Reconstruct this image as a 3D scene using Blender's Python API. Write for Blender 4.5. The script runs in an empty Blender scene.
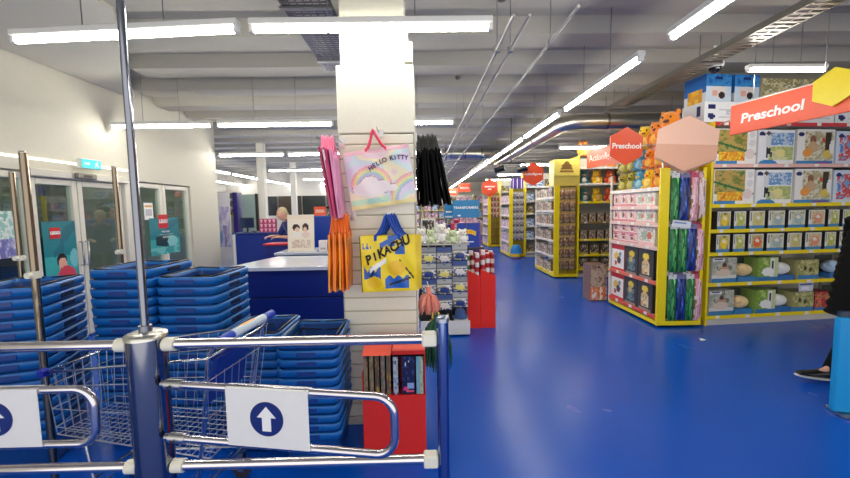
import bpy, math, random
from mathutils import Vector, Matrix, noise
C = bpy.context.scene.collection
PI = math.pi
rnd = random.Random(7)

# ------------------------------------------------------------------ helpers
def lin1(v):
    v = v / 255.0
    return v / 12.92 if v <= 0.04045 else ((v + 0.055) / 1.055) ** 2.4
_lc = {}
def lin(c):
    c = tuple(c)
    if c not in _lc:
        _lc[c] = (lin1(c[0]), lin1(c[1]), lin1(c[2]), 1.0)
    return _lc[c]

class MB:
    """collects coloured faces, build() links them as ONE mesh object"""
    def __init__(s, T=None):
        s.v = []; s.f = []; s.c = []; s.s = []; s.T = T
    def add(s, vs, fs, col, smooth=False):
        b = len(s.v)
        for p in vs:
            p = Vector(p)
            s.v.append(tuple(s.T @ p) if s.T is not None else tuple(p))
        many = isinstance(col, list)
        for i, f in enumerate(fs):
            s.f.append(tuple(b + k for k in f)); s.c.append(col[i] if many else col); s.s.append(smooth)
        return s
    def box(s, x0, x1, y0, y1, z0, z1, col, ch=0.0):
        if ch <= 0:
            vs = [(x, y, z) for x in (x0, x1) for y in (y0, y1) for z in (z0, z1)]
            fs = [(0,1,3,2), (4,6,7,5), (0,4,5,1), (2,3,7,6), (0,2,6,4), (1,5,7,3)]
            return s.add(vs, fs, col)
        ch = min(ch, (x1-x0)*.45, (y1-y0)*.45, (z1-z0)*.45)
        vs = []; ix = {}
        for i, x in enumerate((x0, x1)):
            for j, y in enumerate((y0, y1)):
                for k, z in enumerate((z0, z1)):
                    dx = ch if i == 0 else -ch; dy = ch if j == 0 else -ch; dz = ch if k == 0 else -ch
                    ix[i,j,k,0] = len(vs); vs.append((x, y+dy, z+dz))
                    ix[i,j,k,1] = len(vs); vs.append((x+dx, y, z+dz))
                    ix[i,j,k,2] = len(vs); vs.append((x+dx, y+dy, z))
        fs = []
        for i in (0,1):
            q = [ix[i,0,0,0], ix[i,0,1,0], ix[i,1,1,0], ix[i,1,0,0]]; fs.append(tuple(q if i == 0 else q[::-1]))
            q = [ix[0,i,0,1], ix[1,i,0,1], ix[1,i,1,1], ix[0,i,1,1]]; fs.append(tuple(q if i == 0 else q[::-1]))
            q = [ix[0,0,i,2], ix[0,1,i,2], ix[1,1,i,2], ix[1,0,i,2]]; fs.append(tuple(q if i == 0 else q[::-1]))
        for i in (0,1):
            for j in (0,1):
                fs.append((ix[i,j,0,0], ix[i,j,0,1], ix[i,j,1,1], ix[i,j,1,0]))
                fs.append((ix[i,0,j,0], ix[i,0,j,2], ix[i,1,j,2], ix[i,1,j,0]))
                fs.append((ix[0,i,j,1], ix[0,i,j,2], ix[1,i,j,2], ix[1,i,j,1]))
                for k in (0,1):
                    fs.append((ix[i,j,k,0], ix[i,j,k,1], ix[i,j,k,2]))
        return s.add(vs, fs, col)
    def tube(s, pts, r, col, n=8, closed=False, caps=True):
        pts = [Vector(p) for p in pts]; N = len(pts)
        rr = r if isinstance(r, (list, tuple)) else [r]*N
        tang = []
        for i in range(N):
            a = pts[(i-1) % N] if (closed or i > 0) else pts[i]
            b = pts[(i+1) % N] if (closed or i < N-1) else pts[i]
            t = (b-a); tang.append(t.normalized() if t.length > 1e-9 else Vector((0,0,1)))
        up = Vector((0,0,1)) if abs(tang[0].z) < .9 else Vector((1,0,0))
        nrm = (up - tang[0]*up.dot(tang[0])).normalized()
        vs = []
        for i in range(N):
            nrm = (nrm - tang[i]*nrm.dot(tang[i]))
            nrm = nrm.normalized() if nrm.length > 1e-6 else tang[i].orthogonal().normalized()
            bi = tang[i].cross(nrm)
            for k in range(n):
                a = 2*PI*k/n
                vs.append(pts[i] + (nrm*math.cos(a) + bi*math.sin(a))*rr[i])
        fs = []
        for i in range(N if closed else N-1):
            j = (i+1) % N
            for k in range(n):
                l = (k+1) % n
                fs.append((i*n+k, i*n+l, j*n+l, j*n+k))
        s.add(vs, fs, col, True)
        if caps and not closed:
            s.add(vs[:n], [tuple(range(n))[::-1]], col); s.add(vs[-n:], [tuple(range(n))], col)
        return s
    def cyl(s, p0, p1, r, col, n=12, r1=None):
        return s.tube([p0, p1], [r, r if r1 is None else r1], col, n)
    def lathe(s, prof, col, n=16, c=(0,0,0), sx=1, sy=1):
        vs = []; fs = []
        for r, z in prof:
            for k in range(n):
                a = 2*PI*k/n
                vs.append((c[0]+r*sx*math.cos(a), c[1]+r*sy*math.sin(a), c[2]+z))
        for i in range(len(prof)-1):
            for k in range(n):
                l = (k+1) % n
                fs.append((i*n+k, i*n+l, (i+1)*n+l, (i+1)*n+k))
        s.add(vs, fs, col, True)
        return s
    def ell(s, c, r, col, nu=14, nv=8, R=None):
        vs = []; fs = []
        for j in range(nv+1):
            t = PI*j/nv - PI/2
            for k in range(nu):
                a = 2*PI*k/nu
                p = Vector((r[0]*math.cos(t)*math.cos(a), r[1]*math.cos(t)*math.sin(a), r[2]*math.sin(t)))
                if R is not None: p = R @ p
                vs.append(p + Vector(c))
        for j in range(nv):
            for k in range(nu):
                l = (k+1) % nu
                fs.append((j*nu+k, j*nu+l, (j+1)*nu+l, (j+1)*nu+k))
        return s.add(vs, fs, col, True)
    def prism(s, poly, y0, y1, col):
        """polygon in XZ extruded along Y"""
        n = len(poly)
        vs = [(x, y0, z) for x, z in poly] + [(x, y1, z) for x, z in poly]
        fs = [tuple(range(n)), tuple(range(2*n-1, n-1, -1))]
        fs += [(i, n+i, n+(i+1) % n, (i+1) % n) for i in range(n)]
        return s.add(vs, fs, col)
    def loft(s, loops, col, cap0=True, cap1=True, smooth=True):
        n = len(loops[0]); vs = [p for l in loops for p in l]; fs = []
        for i in range(len(loops)-1):
            for k in range(n):
                l = (k+1) % n
                fs.append((i*n+k, i*n+l, (i+1)*n+l, (i+1)*n+k))
        s.add(vs, fs, col, smooth)
        if cap0: s.add(loops[0], [tuple(range(n))[::-1]], col)
        if cap1: s.add(loops[-1], [tuple(range(n))], col)
        return s
    def panel(s, o, ux, uz, nx, nz, art, bulge=None):
        """printed surface: grid from o spanned by ux, uz; art(u, v) gives the print colour"""
        o = Vector(o); ux = Vector(ux); uz = Vector(uz); nn = ux.cross(uz).normalized()
        vs = []; fs = []; cs = []
        for j in range(nz+1):
            for i in range(nx+1):
                u, v = i/nx, j/nz
                p = o + ux*u + uz*v
                if bulge: p = p + nn*bulge(u, v)
                vs.append(p)
        for j in range(nz):
            for i in range(nx):
                a = j*(nx+1)+i
                fs.append((a, a+1, a+nx+2, a+nx+1)); cs.append(art((i+.5)/nx, (j+.5)/nz))
        return s.add(vs, fs, cs, bulge is not None)
    def mesh(s, name):
        me = bpy.data.meshes.new(name)
        me.from_pydata(s.v, [], s.f)
        at = me.color_attributes.new('Col', 'FLOAT_COLOR', 'CORNER')
        buf = []
        for f, c in zip(s.f, s.c):
            buf.extend(lin(c)*len(f))
        at.data.foreach_set('color', buf)
        me.polygons.foreach_set('use_smooth', s.s)
        me.update()
        return me
    def build(s, name, mat, parent=None, loc=(0,0,0), rz=0, label=None):
        o = bpy.data.objects.new(name, s.mesh(name)); C.objects.link(o)
        o.data.materials.append(mat)
        o.location = loc; o.rotation_euler = (0, 0, rz)
        if parent is not None: o.parent = parent
        if label: o['label'] = label
        return o

def tag(o, label, cat, group=None, kind=None):
    o['label'] = label; o['category'] = cat
    if group: o['group'] = group
    if kind: o['kind'] = kind
    return o
def struct(o, label=None):
    o['kind'] = 'structure'
    if label: o['label'] = label
    return o
def thing(name, label, cat, loc=(0,0,0), rz=0, group=None, rot=None):
    o = bpy.data.objects.new(name, None); C.objects.link(o)
    o.empty_display_size = .05
    o.location = loc; o.rotation_euler = rot if rot else (0, 0, rz)
    return tag(o, label, cat, group)
def dup(root, loc, rz=0, label=None, group=None, rot=None, sc=None):
    r = root.copy(); C.objects.link(r); r.location = loc; r.rotation_euler = rot if rot else (0, 0, rz)
    if label: r['label'] = label
    if group: r['group'] = group
    if sc: r.scale = (sc, sc, sc)
    for ch in list(root.children):
        c = ch.copy(); C.objects.link(c); c.parent = r
        for g in list(ch.children):
            d = g.copy(); C.objects.link(d); d.parent = c
    return r
class Kind:
    """first placement uses the prototype itself, later ones copy it with its parts"""
    def __init__(s, root): s.root = root; s.used = False
    def put(s, loc, rz=0, label=None, group=None, rot=None, sc=None):
        if not s.used:
            s.used = True; r = s.root
            r.location = loc; r.rotation_euler = rot if rot else (0, 0, rz)
            if label: r['label'] = label
            if group: r['group'] = group
            if sc: r.scale = (sc, sc, sc)
            return r
        return dup(s.root, loc, rz, label, group, rot, sc)
ORD = ['first','second','third','fourth','fifth','sixth','seventh','eighth','ninth','tenth','eleventh','twelfth','thirteenth','fourteenth','fifteenth','sixteenth']

def lettering(txt, size, mat, parent, M, depth=.0015, col=(255,255,255), align='CENTER', name='lettering', bold=0.0, sx=1.0, shear=0.0):
    """text turned to mesh; text plane = local XY of M"""
    cu = bpy.data.curves.new('t', 'FONT'); cu.body = txt; cu.size = size; cu.align_x = align; cu.align_y = 'CENTER'
    cu.extrude = depth; cu.offset = bold; cu.shear = shear; cu.resolution_u = 3
    to = bpy.data.objects.new('t', cu); C.objects.link(to)
    bpy.context.view_layer.update()
    dg = bpy.context.evaluated_depsgraph_get()
    me = bpy.data.meshes.new_from_object(to.evaluated_get(dg))
    bpy.data.objects.remove(to)
    me.transform(M @ Matrix.Diagonal((sx, 1, 1, 1)))
    at = me.color_attributes.new('Col', 'FLOAT_COLOR', 'CORNER')
    at.data.foreach_set('color', list(lin(col))*len(me.loops))
    me.materials.clear(); me.materials.append(mat)
    o = bpy.data.objects.new(name, me); C.objects.link(o)
    if parent is not None: o.parent = parent
    return o
def facing(loc, ux, uz):
    """matrix whose local X is ux, local Y is uz"""
    ux = Vector(ux).normalized(); uz = Vector(uz).normalized(); n = ux.cross(uz)
    M = Matrix.Identity(4)
    for i in range(3):
        M[i][0] = ux[i]; M[i][1] = uz[i]; M[i][2] = n[i]; M[i][3] = loc[i]
    return M

# ------------------------------------------------------------------ materials
def new_mat(name):
    m = bpy.data.materials.new(name); m.use_nodes = True
    nt = m.node_tree; b = nt.nodes['Principled BSDF']
    return m, nt, b
def col_mat(name, rough=.5, metal=0.0, var=.06, scale=30, spec=.5, coat=0.0, bump=0.0, bscale=200, sheen=0, trans=0, alpha=1.0):
    m, nt, b = new_mat(name); N = nt.nodes; L = nt.links
    at = N.new('ShaderNodeAttribute'); at.attribute_name = 'Col'
    tc = N.new('ShaderNodeTexCoord'); nz = N.new('ShaderNodeTexNoise'); nz.inputs['Scale'].default_value = scale
    L.new(tc.outputs['Object'], nz.inputs['Vector'])
    mr = N.new('ShaderNodeMapRange'); mr.inputs['To Min'].default_value = 1-var; mr.inputs['To Max'].default_value = 1+var
    L.new(nz.outputs['Fac'], mr.inputs['Value'])
    mx = N.new('ShaderNodeMix'); mx.data_type = 'RGBA'; mx.blend_type = 'MULTIPLY'; mx.inputs['Factor'].default_value = 1
    L.new(at.outputs['Color'], mx.inputs['A']); L.new(mr.outputs['Result'], mx.inputs['B'])
    L.new(mx.outputs['Result'], b.inputs['Base Color'])
    b.inputs['Roughness'].default_value = rough; b.inputs['Metallic'].default_value = metal
    b.inputs['Specular IOR Level'].default_value = spec
    b.inputs['Coat Weight'].default_value = coat
    b.inputs['Transmission Weight'].default_value = trans
    b.inputs['Alpha'].default_value = alpha
    if sheen: b.inputs['Sheen Weight'].default_value = sheen
    if bump:
        n2 = N.new('ShaderNodeTexNoise'); n2.inputs['Scale'].default_value = bscale; L.new(tc.outputs['Object'], n2.inputs['Vector'])
        bp = N.new('ShaderNodeBump'); bp.inputs['Strength'].default_value = bump; bp.inputs['Distance'].default_value = .003
        L.new(n2.outputs['Fac'], bp.inputs['Height']); L.new(bp.outputs['Normal'], b.inputs['Normal'])
    return m
PRINT = col_mat('printed_card', .38, spec=.4, var=.03)
MATTE = col_mat('matte_paint', .65, var=.04)
PLAST = col_mat('plastic', .35, var=.03)
GLOSS = col_mat('glossy_plastic', .18, var=.03, coat=.3)
DARKM = col_mat('dark_matte', .75, var=.04, spec=.15)
FABR = col_mat('fabric', .9, var=.12, scale=60, bump=.3, bscale=300, sheen=.3)
PLUSH = col_mat('plush', .95, var=.15, scale=40, bump=.8, bscale=120, sheen=.5)
CHROME = col_mat('chrome', .13, 1.0, var=.02)
STEEL = col_mat('satin_steel', .3, 1.0, var=.05)
SKIN = col_mat('skin', .55, var=.05)
FILM = col_mat('printed_film', .3, var=.03, coat=.2)
def emit_mat(name, col, strength):
    m, nt, b = new_mat(name)
    b.inputs['Base Color'].default_value = lin(col); b.inputs['Emission Color'].default_value = lin(col)
    b.inputs['Emission Strength'].default_value = strength
    return m
TUBE = emit_mat('tube_glow', (255,250,238), 46.0)
EXITM = emit_mat('exit_glow', (60,200,205), .55)
def glass_mat(name, tint, rough=.02, mixw=.85):
    m, nt, b = new_mat(name); N = nt.nodes; L = nt.links
    tr = N.new('ShaderNodeBsdfTransparent'); tr.inputs['Color'].default_value = lin(tint)
    gl = N.new('ShaderNodeBsdfGlossy'); gl.inputs['Roughness'].default_value = rough
    lw = N.new('ShaderNodeLayerWeight'); lw.inputs['Blend'].default_value = .5; fr = N.new('ShaderNodeMath'); fr.operation = 'MULTIPLY_ADD'; fr.inputs[1].default_value = .35; fr.inputs[2].default_value = .04; L.new(lw.outputs['Facing'], fr.inputs[0])
    ms = N.new('ShaderNodeMixShader')
    L.new(fr.outputs[0], ms.inputs['Fac']); L.new(tr.outputs['BSDF'], ms.inputs[1]); L.new(gl.outputs['BSDF'], ms.inputs[2])
    L.new(ms.outputs['Shader'], N['Material Output'].inputs['Surface'])
    return m
GLASS = glass_mat('window_glass', (225,240,235))
ACRYL = glass_mat('clear_acrylic', (200,225,230))

def floor_mat():
    m, nt, b = new_mat('blue_floor'); N = nt.nodes; L = nt.links
    tc = N.new('ShaderNodeTexCoord')
    n1 = N.new('ShaderNodeTexNoise'); n1.inputs['Scale'].default_value = 1.1; n1.inputs['Detail'].default_value = 5
    n2 = N.new('ShaderNodeTexNoise'); n2.inputs['Scale'].default_value = 90
    L.new(tc.outputs['Object'], n1.inputs['Vector']); L.new(tc.outputs['Object'], n2.inputs['Vector'])
    cr = N.new('ShaderNodeValToRGB')
    cr.color_ramp.elements[0].position = .3; cr.color_ramp.elements[0].color = lin((0,78,184))
    cr.color_ramp.elements[1].position = .75; cr.color_ramp.elements[1].color = lin((2,84,194))
    L.new(n1.outputs['Fac'], cr.inputs['Fac']); L.new(cr.outputs['Color'], b.inputs['Base Color'])
    mr = N.new('ShaderNodeMapRange'); mr.inputs['To Min'].default_value = .24; mr.inputs['To Max'].default_value = .29
    L.new(n1.outputs['Fac'], mr.inputs['Value']); L.new(mr.outputs['Result'], b.inputs['Roughness'])
    bp = N.new('ShaderNodeBump'); bp.inputs['Strength'].default_value = .12; bp.inputs['Distance'].default_value = .004
    L.new(n2.outputs['Fac'], bp.inputs['Height']); L.new(bp.outputs['Normal'], b.inputs['Normal'])
    b.inputs['Specular IOR Level'].default_value = .34
    return m
FLOOR = floor_mat()

# ------------------------------------------------------------------ print artwork
def nz2(x, y, s=0): return noise.noise(Vector((x, y, s*7.31)))*.5 + .5
def art(*ops, base=(240,240,240)):
    """layers of a printed design: r = rectangle, e = ellipse, n = mottled picture area, t = triangle-ish slope"""
    def f(u, v):
        c = base
        for o in ops:
            k = o[0]
            if k == 'r':
                if o[1] <= u <= o[3] and o[2] <= v <= o[4]: c = o[5]
            elif k == 'e':
                if ((u-o[1])/o[3])**2 + ((v-o[2])/o[4])**2 <= 1: c = o[5]
            elif k == 'n':
                if o[1] <= u <= o[3] and o[2] <= v <= o[4]:
                    p = o[5]; q = nz2(u*o[6], v*o[6], o[7])*.62 + nz2(u*o[6]*3.1, v*o[6]*3.1, o[7]+1)*.38; q = min(max((q-.3)/.4, 0), .999)*(len(p)-1); i = int(q); g = min(max((q-i)*2-.5, 0), 1); c = tuple(int(a*(1-g)+b*g) for a, b in zip(p[i], p[i+1]))
            elif k == 'l':     # slanted band: a*u + b*v between
                q = o[1]*u + o[2]*v
                if o[3] <= q <= o[4]: c = o[5]
        return c
    return f
def card_box(mb, w, d, h, front, nx, nz, side=(200,200,200), top=None, side_art=None):
    """printed carton, base at origin, front towards -Y, centred on X"""
    x = w/2
    mb.panel((-x, 0, 0), (w, 0, 0), (0, 0, h), nx, nz, front)
    sa = side_art or (lambda u, v: side)
    k = 1 if side_art is None else 6
    mb.panel((-x, d, 0), (0, -d, 0), (0, 0, h), k, k, sa)
    mb.panel((x, 0, 0), (0, d, 0), (0, 0, h), k, k, sa)
    mb.add([(-x, 0, h), (x, 0, h), (x, d, h), (-x, d, h)], [(0,1,2,3)], top or side)
    mb.add([(-x, 0, 0), (x, 0, 0), (x, d, 0), (-x, d, 0)], [(3,2,1,0)], side)
    mb.add([(-x, d, 0), (x, d, 0), (x, d, h), (-x, d, h)], [(1,0,3,2)], side)
    return mb
def rounded(w, d, r, z, n=5):
    """rounded rectangle loop, centred"""
    pts = []
    for cx, cy, a0 in ((w/2-r, d/2-r, 0), (-w/2+r, d/2-r, PI/2), (-w/2+r, -d/2+r, PI), (w/2-r, -d/2+r, 3*PI/2)):
        for k in range(n):
            a = a0 + PI/2*k/(n-1)
            pts.append((cx + r*math.cos(a), cy + r*math.sin(a), z))
    return pts
# ------------------------------------------------------------------ camera, world
cam = bpy.data.cameras.new('camera'); co = bpy.data.objects.new('camera', cam); C.objects.link(co)
F = 375.0; H = 1.6
cam.sensor_width = 36; cam.lens = F/850*36; cam.clip_start = .02
yaw, pit, rol = .0133, math.atan(30/F), .016
fw = Vector((math.sin(yaw)*math.cos(pit), math.cos(yaw)*math.cos(pit), -math.sin(pit)))
r0 = Vector((math.cos(yaw), -math.sin(yaw), 0)); u0 = r0.cross(fw)
cr_ = r0*math.cos(rol) - u0*math.sin(rol); cu_ = r0*math.sin(rol) + u0*math.cos(rol)
Mc = Matrix.Identity(4)
for i in range(3):
    Mc[i][0] = cr_[i]; Mc[i][1] = cu_[i]; Mc[i][2] = -fw[i]
Mc.translation = (0, 0, H); co.matrix_world = Mc
bpy.context.scene.camera = co
w = bpy.data.worlds.new('world'); bpy.context.scene.world = w; w.use_nodes = True
w.node_tree.nodes['Background'].inputs['Color'].default_value = (1, .97, .92, 1)
w.node_tree.nodes['Background'].inputs['Strength'].default_value = 1.45
sc = bpy.context.scene
sc.view_settings.view_transform = 'Standard'; sc.view_settings.look = 'None'
sc.view_settings.exposure = 0.16
sc.cycles.sample_clamp_indirect = 4.0

CREAM = (210,206,190); CEIL = (174,170,156); NAVY = (8,28,112); YEL = (250,222,0); ORANGE = (236,84,44)
WHITE = (240,240,236); BLACK = (18,18,20)
XW = -4.35; YB = 26.0; ZC = 3.5

# ------------------------------------------------------------------ setting
mb = MB(); mb.box(-9.2, 9.2, -1.6, YB, -.1, 0, (10,70,175)); o = mb.build('floor', FLOOR); struct(o)
mb = MB(); mb.box(-9.2, 9.2, -1.6, YB, ZC, ZC+.1, CEIL)
y = .6
while y < YB-.6:      # trapezoid ribs of the deck run across the room
    pr = [(y, ZC), (y+.10, ZC-.13), (y+.42, ZC-.13), (y+.52, ZC)]
    x0 = -2.6 if y < 3.4 else (-2.6 - (y-3.4)*.7 if y < 5.9 else (-4.34 if y < 8.1 else -9.1))  # rib ends stop along the outline of the glare
    vs = [(x0, a, b) for a, b in pr] + [(9.1, a, b) for a, b in pr]
    mb.add(vs, [(0,1,5,4), (1,2,6,5), (2,3,7,6), (0,1,2,3), (4,5,6,7)], CEIL)
    y += .82
o = mb.build('ceiling', MATTE); struct(o)
mb = MB(); pts = [(XW, -1.6), (-2.6, -1.6), (-2.6, 3.4), (XW+.02, 5.95)]  # added panel, its slanted edge follows the washed-out glare
mb.add([(a, b, ZC-.16) for a, b in pts] + [(a, b, ZC-.002) for a, b in pts], [(3,2,1,0), (4,5,6,7), (0,1,5,4), (1,2,6,5), (2,3,7,6), (3,0,4,7)], CREAM); o = mb.build('glare_panel', MATTE); struct(o, 'added cream ceiling panel standing in for glare along the left wall')
# left wall with glazed entrance
def wallpiece(mb, y0, y1, z0, z1, x0=XW-.16, x1=XW): mb.box(x0, x1, y0, y1, z0, z1, CREAM)
mb = MB()
wallpiece(mb, -1.6, 3.63, 0, ZC); wallpiece(mb, 3.63, 7.24, 2.1, ZC); wallpiece(mb, 7.24, 8.2, 0, ZC)
wallpiece(mb, 5.88, 7.24, 0, .12)
mb.box(-9.0, XW-.16, 8.05, 8.2, 0, ZC, CREAM)
o = mb.build('wall_left', MATTE); struct(o)
mb = MB(); mb.box(-9.2, 9.2, YB-.15, YB, 0, ZC, (214,210,200)); o = mb.build('wall_back', MATTE); struct(o)
mb = MB(); mb.box(9.05, 9.2, -1.6, YB-.15, 0, ZC, CREAM); o = mb.build('wall_right', MATTE); struct(o)
mb = MB(); mb.box(-9.2, -9.05, -1.6, YB-.15, 0, ZC, (205,202,194)); o = mb.build('wall_far_left', MATTE); struct(o)
# what lies beyond the glass: a passage with a dark shop front
mb = MB(); mb.box(-7.4, -7.3, 1.0, 7.98, 0, 2.3, (120,128,126)); mb.box(-7.3, -7.26, 1.2, 7.6, .2, 1.15, (30,48,76))
for k in range(6): mb.box(-7.28, -7.24, 1.4+k*1.05, 2.2+k*1.05, 1.2, 2.0, [(96,110,108), (50,60,104), (130,138,130)][k % 3])
o = mb.build('wall_outside', MATTE); struct(o, 'dark shop front across the passage behind the glass doors')
FR = (222,218,204)
def frame_x(mb, y0, y1, z0, z1, t=.06, x0=XW-.11, x1=XW-.03, col=FR):
    mb.box(x0, x1, y0, y0+t, z0, z1, col, .006); mb.box(x0, x1, y1-t, y1, z0, z1, col, .006)
    mb.box(x0, x1, y0+t, y1-t, z1-t, z1, col, .006); mb.box(x0, x1, y0+t, y1-t, z0, z0+t, col, .006)
def glazed(name, y0, y1, z0, z1, t, label, x=XW):
    mb = MB(); frame_x(mb, y0, y1, z0, z1, t, x-.11, x-.03); f = mb.build(name, PLAST); struct(f, label)
    mb = MB(); mb.box(x-.075, x-.065, y0+t, y1-t, z0+t, z1-t, (220,235,232)); mb.build('pane', GLASS, f)
    return f
glazed('window_1', 3.64, 4.3, .02, 2.08, .07, 'narrow glazed side panel left of the sliding doors')
d1 = glazed('door_1', 4.31, 4.9, .02, 2.03, .07, 'left leaf of the glazed sliding doors')
d2 = glazed('door_2', 4.91, 5.62, .02, 2.03, .07, 'right leaf of the glazed sliding doors')
for d, yy in ((d1, 4.865), (d2, 4.945)):
    mb = MB(); mb.tube([(XW-.02, yy, .95), (XW+.015, yy, .95), (XW+.015, yy, 1.25), (XW-.02, yy, 1.25)], .011, (200,200,200)); mb.build('door_handle', STEEL, d)
mb = MB(); mb.box(XW-.13, XW+.02, 5.63, 5.87, 0, 2.09, FR, .008); o = mb.build('trim_2', PLAST); struct(o, 'pale post between the doors and the windows')
glazed('window_2', 5.88, 6.5, .13, 2.08, .07, 'first tall window right of the sliding doors')
glazed('window_3', 6.51, 7.23, .13, 2.08, .07, 'second tall window right of the sliding doors')
mb = MB(); mb.box(XW-.14, XW+.06, 4.25, 5.66, 2.04, 2.13, (206,202,190), .01); o = mb.build('trim_3', PLAST); struct(o, 'sliding door header')
mb = MB(); mb.box(XW+.055, XW+.11, 4.78, 5.06, 2.05, 2.12, (120,112,100), .01); mb.box(XW+.1, XW+.112, 4.86, 4.98, 2.065, 2.10, (30,28,26)); o = mb.build('door_sensor', PLAST)
tag(o, 'small grey motion sensor on the header above the sliding doors', 'sensor')
mb = MB(); mb.box(XW, XW+.03, 2.4, 5.7, 2.225, 2.25, (255,255,250), .004); o = mb.build('trim_4', emit_mat('reflected_glow', (255,252,244), 1.2)); struct(o, 'thin wall trim above the doors with painted-in reflected glow')  # own emission stands in for light reflected along the trim
# emergency exit sign
r = thing('exit_sign', 'turquoise emergency exit sign with running figure above the glass doors', 'sign', (XW+.065, 5.0, 2.185), 0)
r.scale = (1, .74, .74)
mb = MB(); mb.box(-.03, .03, -.2, .2, 0, .17, (225,235,232), .008); mb.build('housing', PLAST, r)
mb = MB(); mb.box(.03, .036, -.19, .19, .01, .16, (60,200,205)); mb.box(-.18, .18, -.204, -.2, .01, .16, (60,200,205)) if False else None
mb.build('lit_panel', EXITM, r)
x = .038; mb = MB()
def yz(mb, poly, x, col, t=.002): mb.add([(x, a, b) for a, b in poly], [tuple(range(len(poly)))], col)
yz(mb, [(-.15,.07),(-.08,.07),(-.08,.05),(-.03,.085),(-.08,.12),(-.08,.1),(-.15,.1)], x, WHITE); mb.build('arrow_pictogram', PLAST, r); mb = MB()
yz(mb, [(.05,.02),(.07,.02),(.10,.07),(.13,.03),(.15,.04),(.11,.1),(.14,.11),(.13,.125),(.08,.12),(.06,.09),(.075,.085)], x, WHITE); mb.build('running_figure', PLAST, r); mb = MB()
mb.ell((x, .115, .142), (.002, .013, .013), WHITE, 8, 6); mb.build('figure_head', PLAST, r)
# posters in the glazing
def poster(yc, z0, wd, h, lab, kid):
    r = thing('poster', lab, 'poster', (XW-.025, yc, z0))
    def a(u, v):
        c = (26,128,140) if v > .42 else (60,170,170)
        c = (24,108,124) if nz2(u*3, v*3, 4) > .62 else c
        if kid:
            if ((u-.5)/.15)**2 + ((v-.34)/.13)**2 < 1: c = (40,28,30)
            if ((u-.52)/.13)**2 + ((v-.28)/.11)**2 < 1: c = (226,172,150)
            if ((u-.62)/.3)**2 + ((v-.04)/.2)**2 < 1: c = (206,70,90)
            if ((u-.9)/.14)**2 + ((v-.36)/.16)**2 < 1: c = (120,200,205)
        else:
            if .18 < u < .86 and .2 + abs(u-.5)*.2 < v < .5: c = (32,60,66)
            if ((u-.74)/.18)**2 + ((v-.34)/.16)**2 < 1: c = (140,205,205)
            if v < .2: c = (120,196,190) if nz2(u*4, v*6, 2) > .45 else (70,160,160)
        return c
    mb = MB(); mb.panel((0, -wd/2, 0), (0, wd, 0), (0, 0, h), 40, 50, a); mb.box(-.004, -.001, -wd/2, wd/2, 0, h, (30,110,120)); mb.build('sheet', FILM, r)
    s = wd*.31; y0 = -wd*.18 if kid else 0.0
    yc_ = -.06 if kid else -.04
    mb = MB(); mb.box(.001, .004, yc_-s/2, yc_+s/2, h*.72, h*.72+s, (206,28,38)); lg = mb.build('logo_square', FILM, r)
    lettering('LEGO', s*.36, FILM, r, facing((.006, yc_, h*.72+s*.5), (0,1,0), (0,0,1)), .001, WHITE, bold=.004)
    if not kid:
        lettering('WIR SIND', s*.2, FILM, r, facing((.006, 0, h*.62), (0,1,0), (0,0,1)), .001, WHITE)
        lettering('DREAMERS', s*.34, FILM, r, facing((.006, 0, h*.545), (0,1,0), (0,.999,.12)), .001, WHITE, bold=.003)
        lettering('BUILDERS', s*.2, FILM, r, facing((.006, .02, h*.47), (0,1,0), (0,0,1)), .001, WHITE)
    return r
poster(4.61, .95, .42, .72, 'teal poster with red square logo and dark-haired child on left door leaf', True).location.z = .80
poster(6.5, .9, .74, .62, 'teal poster with red square logo across the windows right of the doors', False)
mb = MB(); mb.box(0, .003, -.1, .1, 0, .27, WHITE); mb.box(.003, .004, -.08, .08, .2, .23, (220,160,60)); mb.box(.003, .004, -.07, .07, .06, .17, (190,190,200))
o = mb.build('notice_sheet', PRINT, None, (XW-.029, 6.14, 1.5)); tag(o, 'white notice sheet with orange line on the first tall window', 'notice')
mb = MB(); mb.panel((0, -.16, 0), (0, .32, 0), (0, 0, .5), 20, 32, art(('n', 0,.4,1,1, [(150,200,190),(225,235,230),(120,180,175)], 5, 1), ('n', 0,0,1,.4, [(110,110,180),(210,210,225)], 5, 2), base=(220,230,228)))
o = mb.build('window_sticker', FILM, None, (XW-.029, 3.97, 1.15)); tag(o, 'pale green and violet window sticker on the leftmost glass panel', 'sticker')
mb = MB(); mb.panel((-.17, 0, 0), (.34, 0, 0), (0, 0, 1.3), 16, 60, art(('n', 0,0,1,.4, [(120,150,210),(200,205,225),(150,130,190)], 4, 5), ('n', 0,.4,1,.75, [(180,170,215),(225,222,235)], 6, 8), base=(226,224,232)))
mb.box(-.18, .18, .004, .03, -.75, 1.31, (226,224,228)); o = mb.build('notice_board', FILM, None, (-4.74, 9.1, .76)); tag(o, 'tall pale violet notice board just beyond the end of the left wall', 'notice board')

# ------------------------------------------------------------------ pillar
mb = MB(); mb.box(-.545, -.09, 2.76, 3.2, 0, ZC, (232,230,212), .01); o = mb.build('pillar_core', MATTE); struct(o, 'white square concrete pillar')
mb = MB(); mb.box(-.088, -.03, 2.72, 2.8, 2.63, 2.77, (225,223,210), .006); mb.box(-.085, -.06, 2.74, 2.78, 2.77, 2.92, (120,118,112))
o = mb.build('junction_box', PLAST); tag(o, 'small white junction box at the top right edge of the pillar', 'junction box')
r = thing('slatwall_cladding', 'cream slatwall cladding around the square pillar hung with bags', 'cladding', (-.295, 2.7, 0))
SL = (236,233,216)
mb = MB(); mb.box(-.272, .268, 0, .045, 2.14, 2.605, SL, .006); mb.build('header_panel', MATTE, r)
mb = MB(); mb.box(-.262, .258, .012, .045, .06, 2.13, (190,186,168))
z = .06
while z < 2.1:
    mb.box(-.262, .258, 0, .014, z+.006, min(z+.097, 2.13), SL, .003); z += .1
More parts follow.
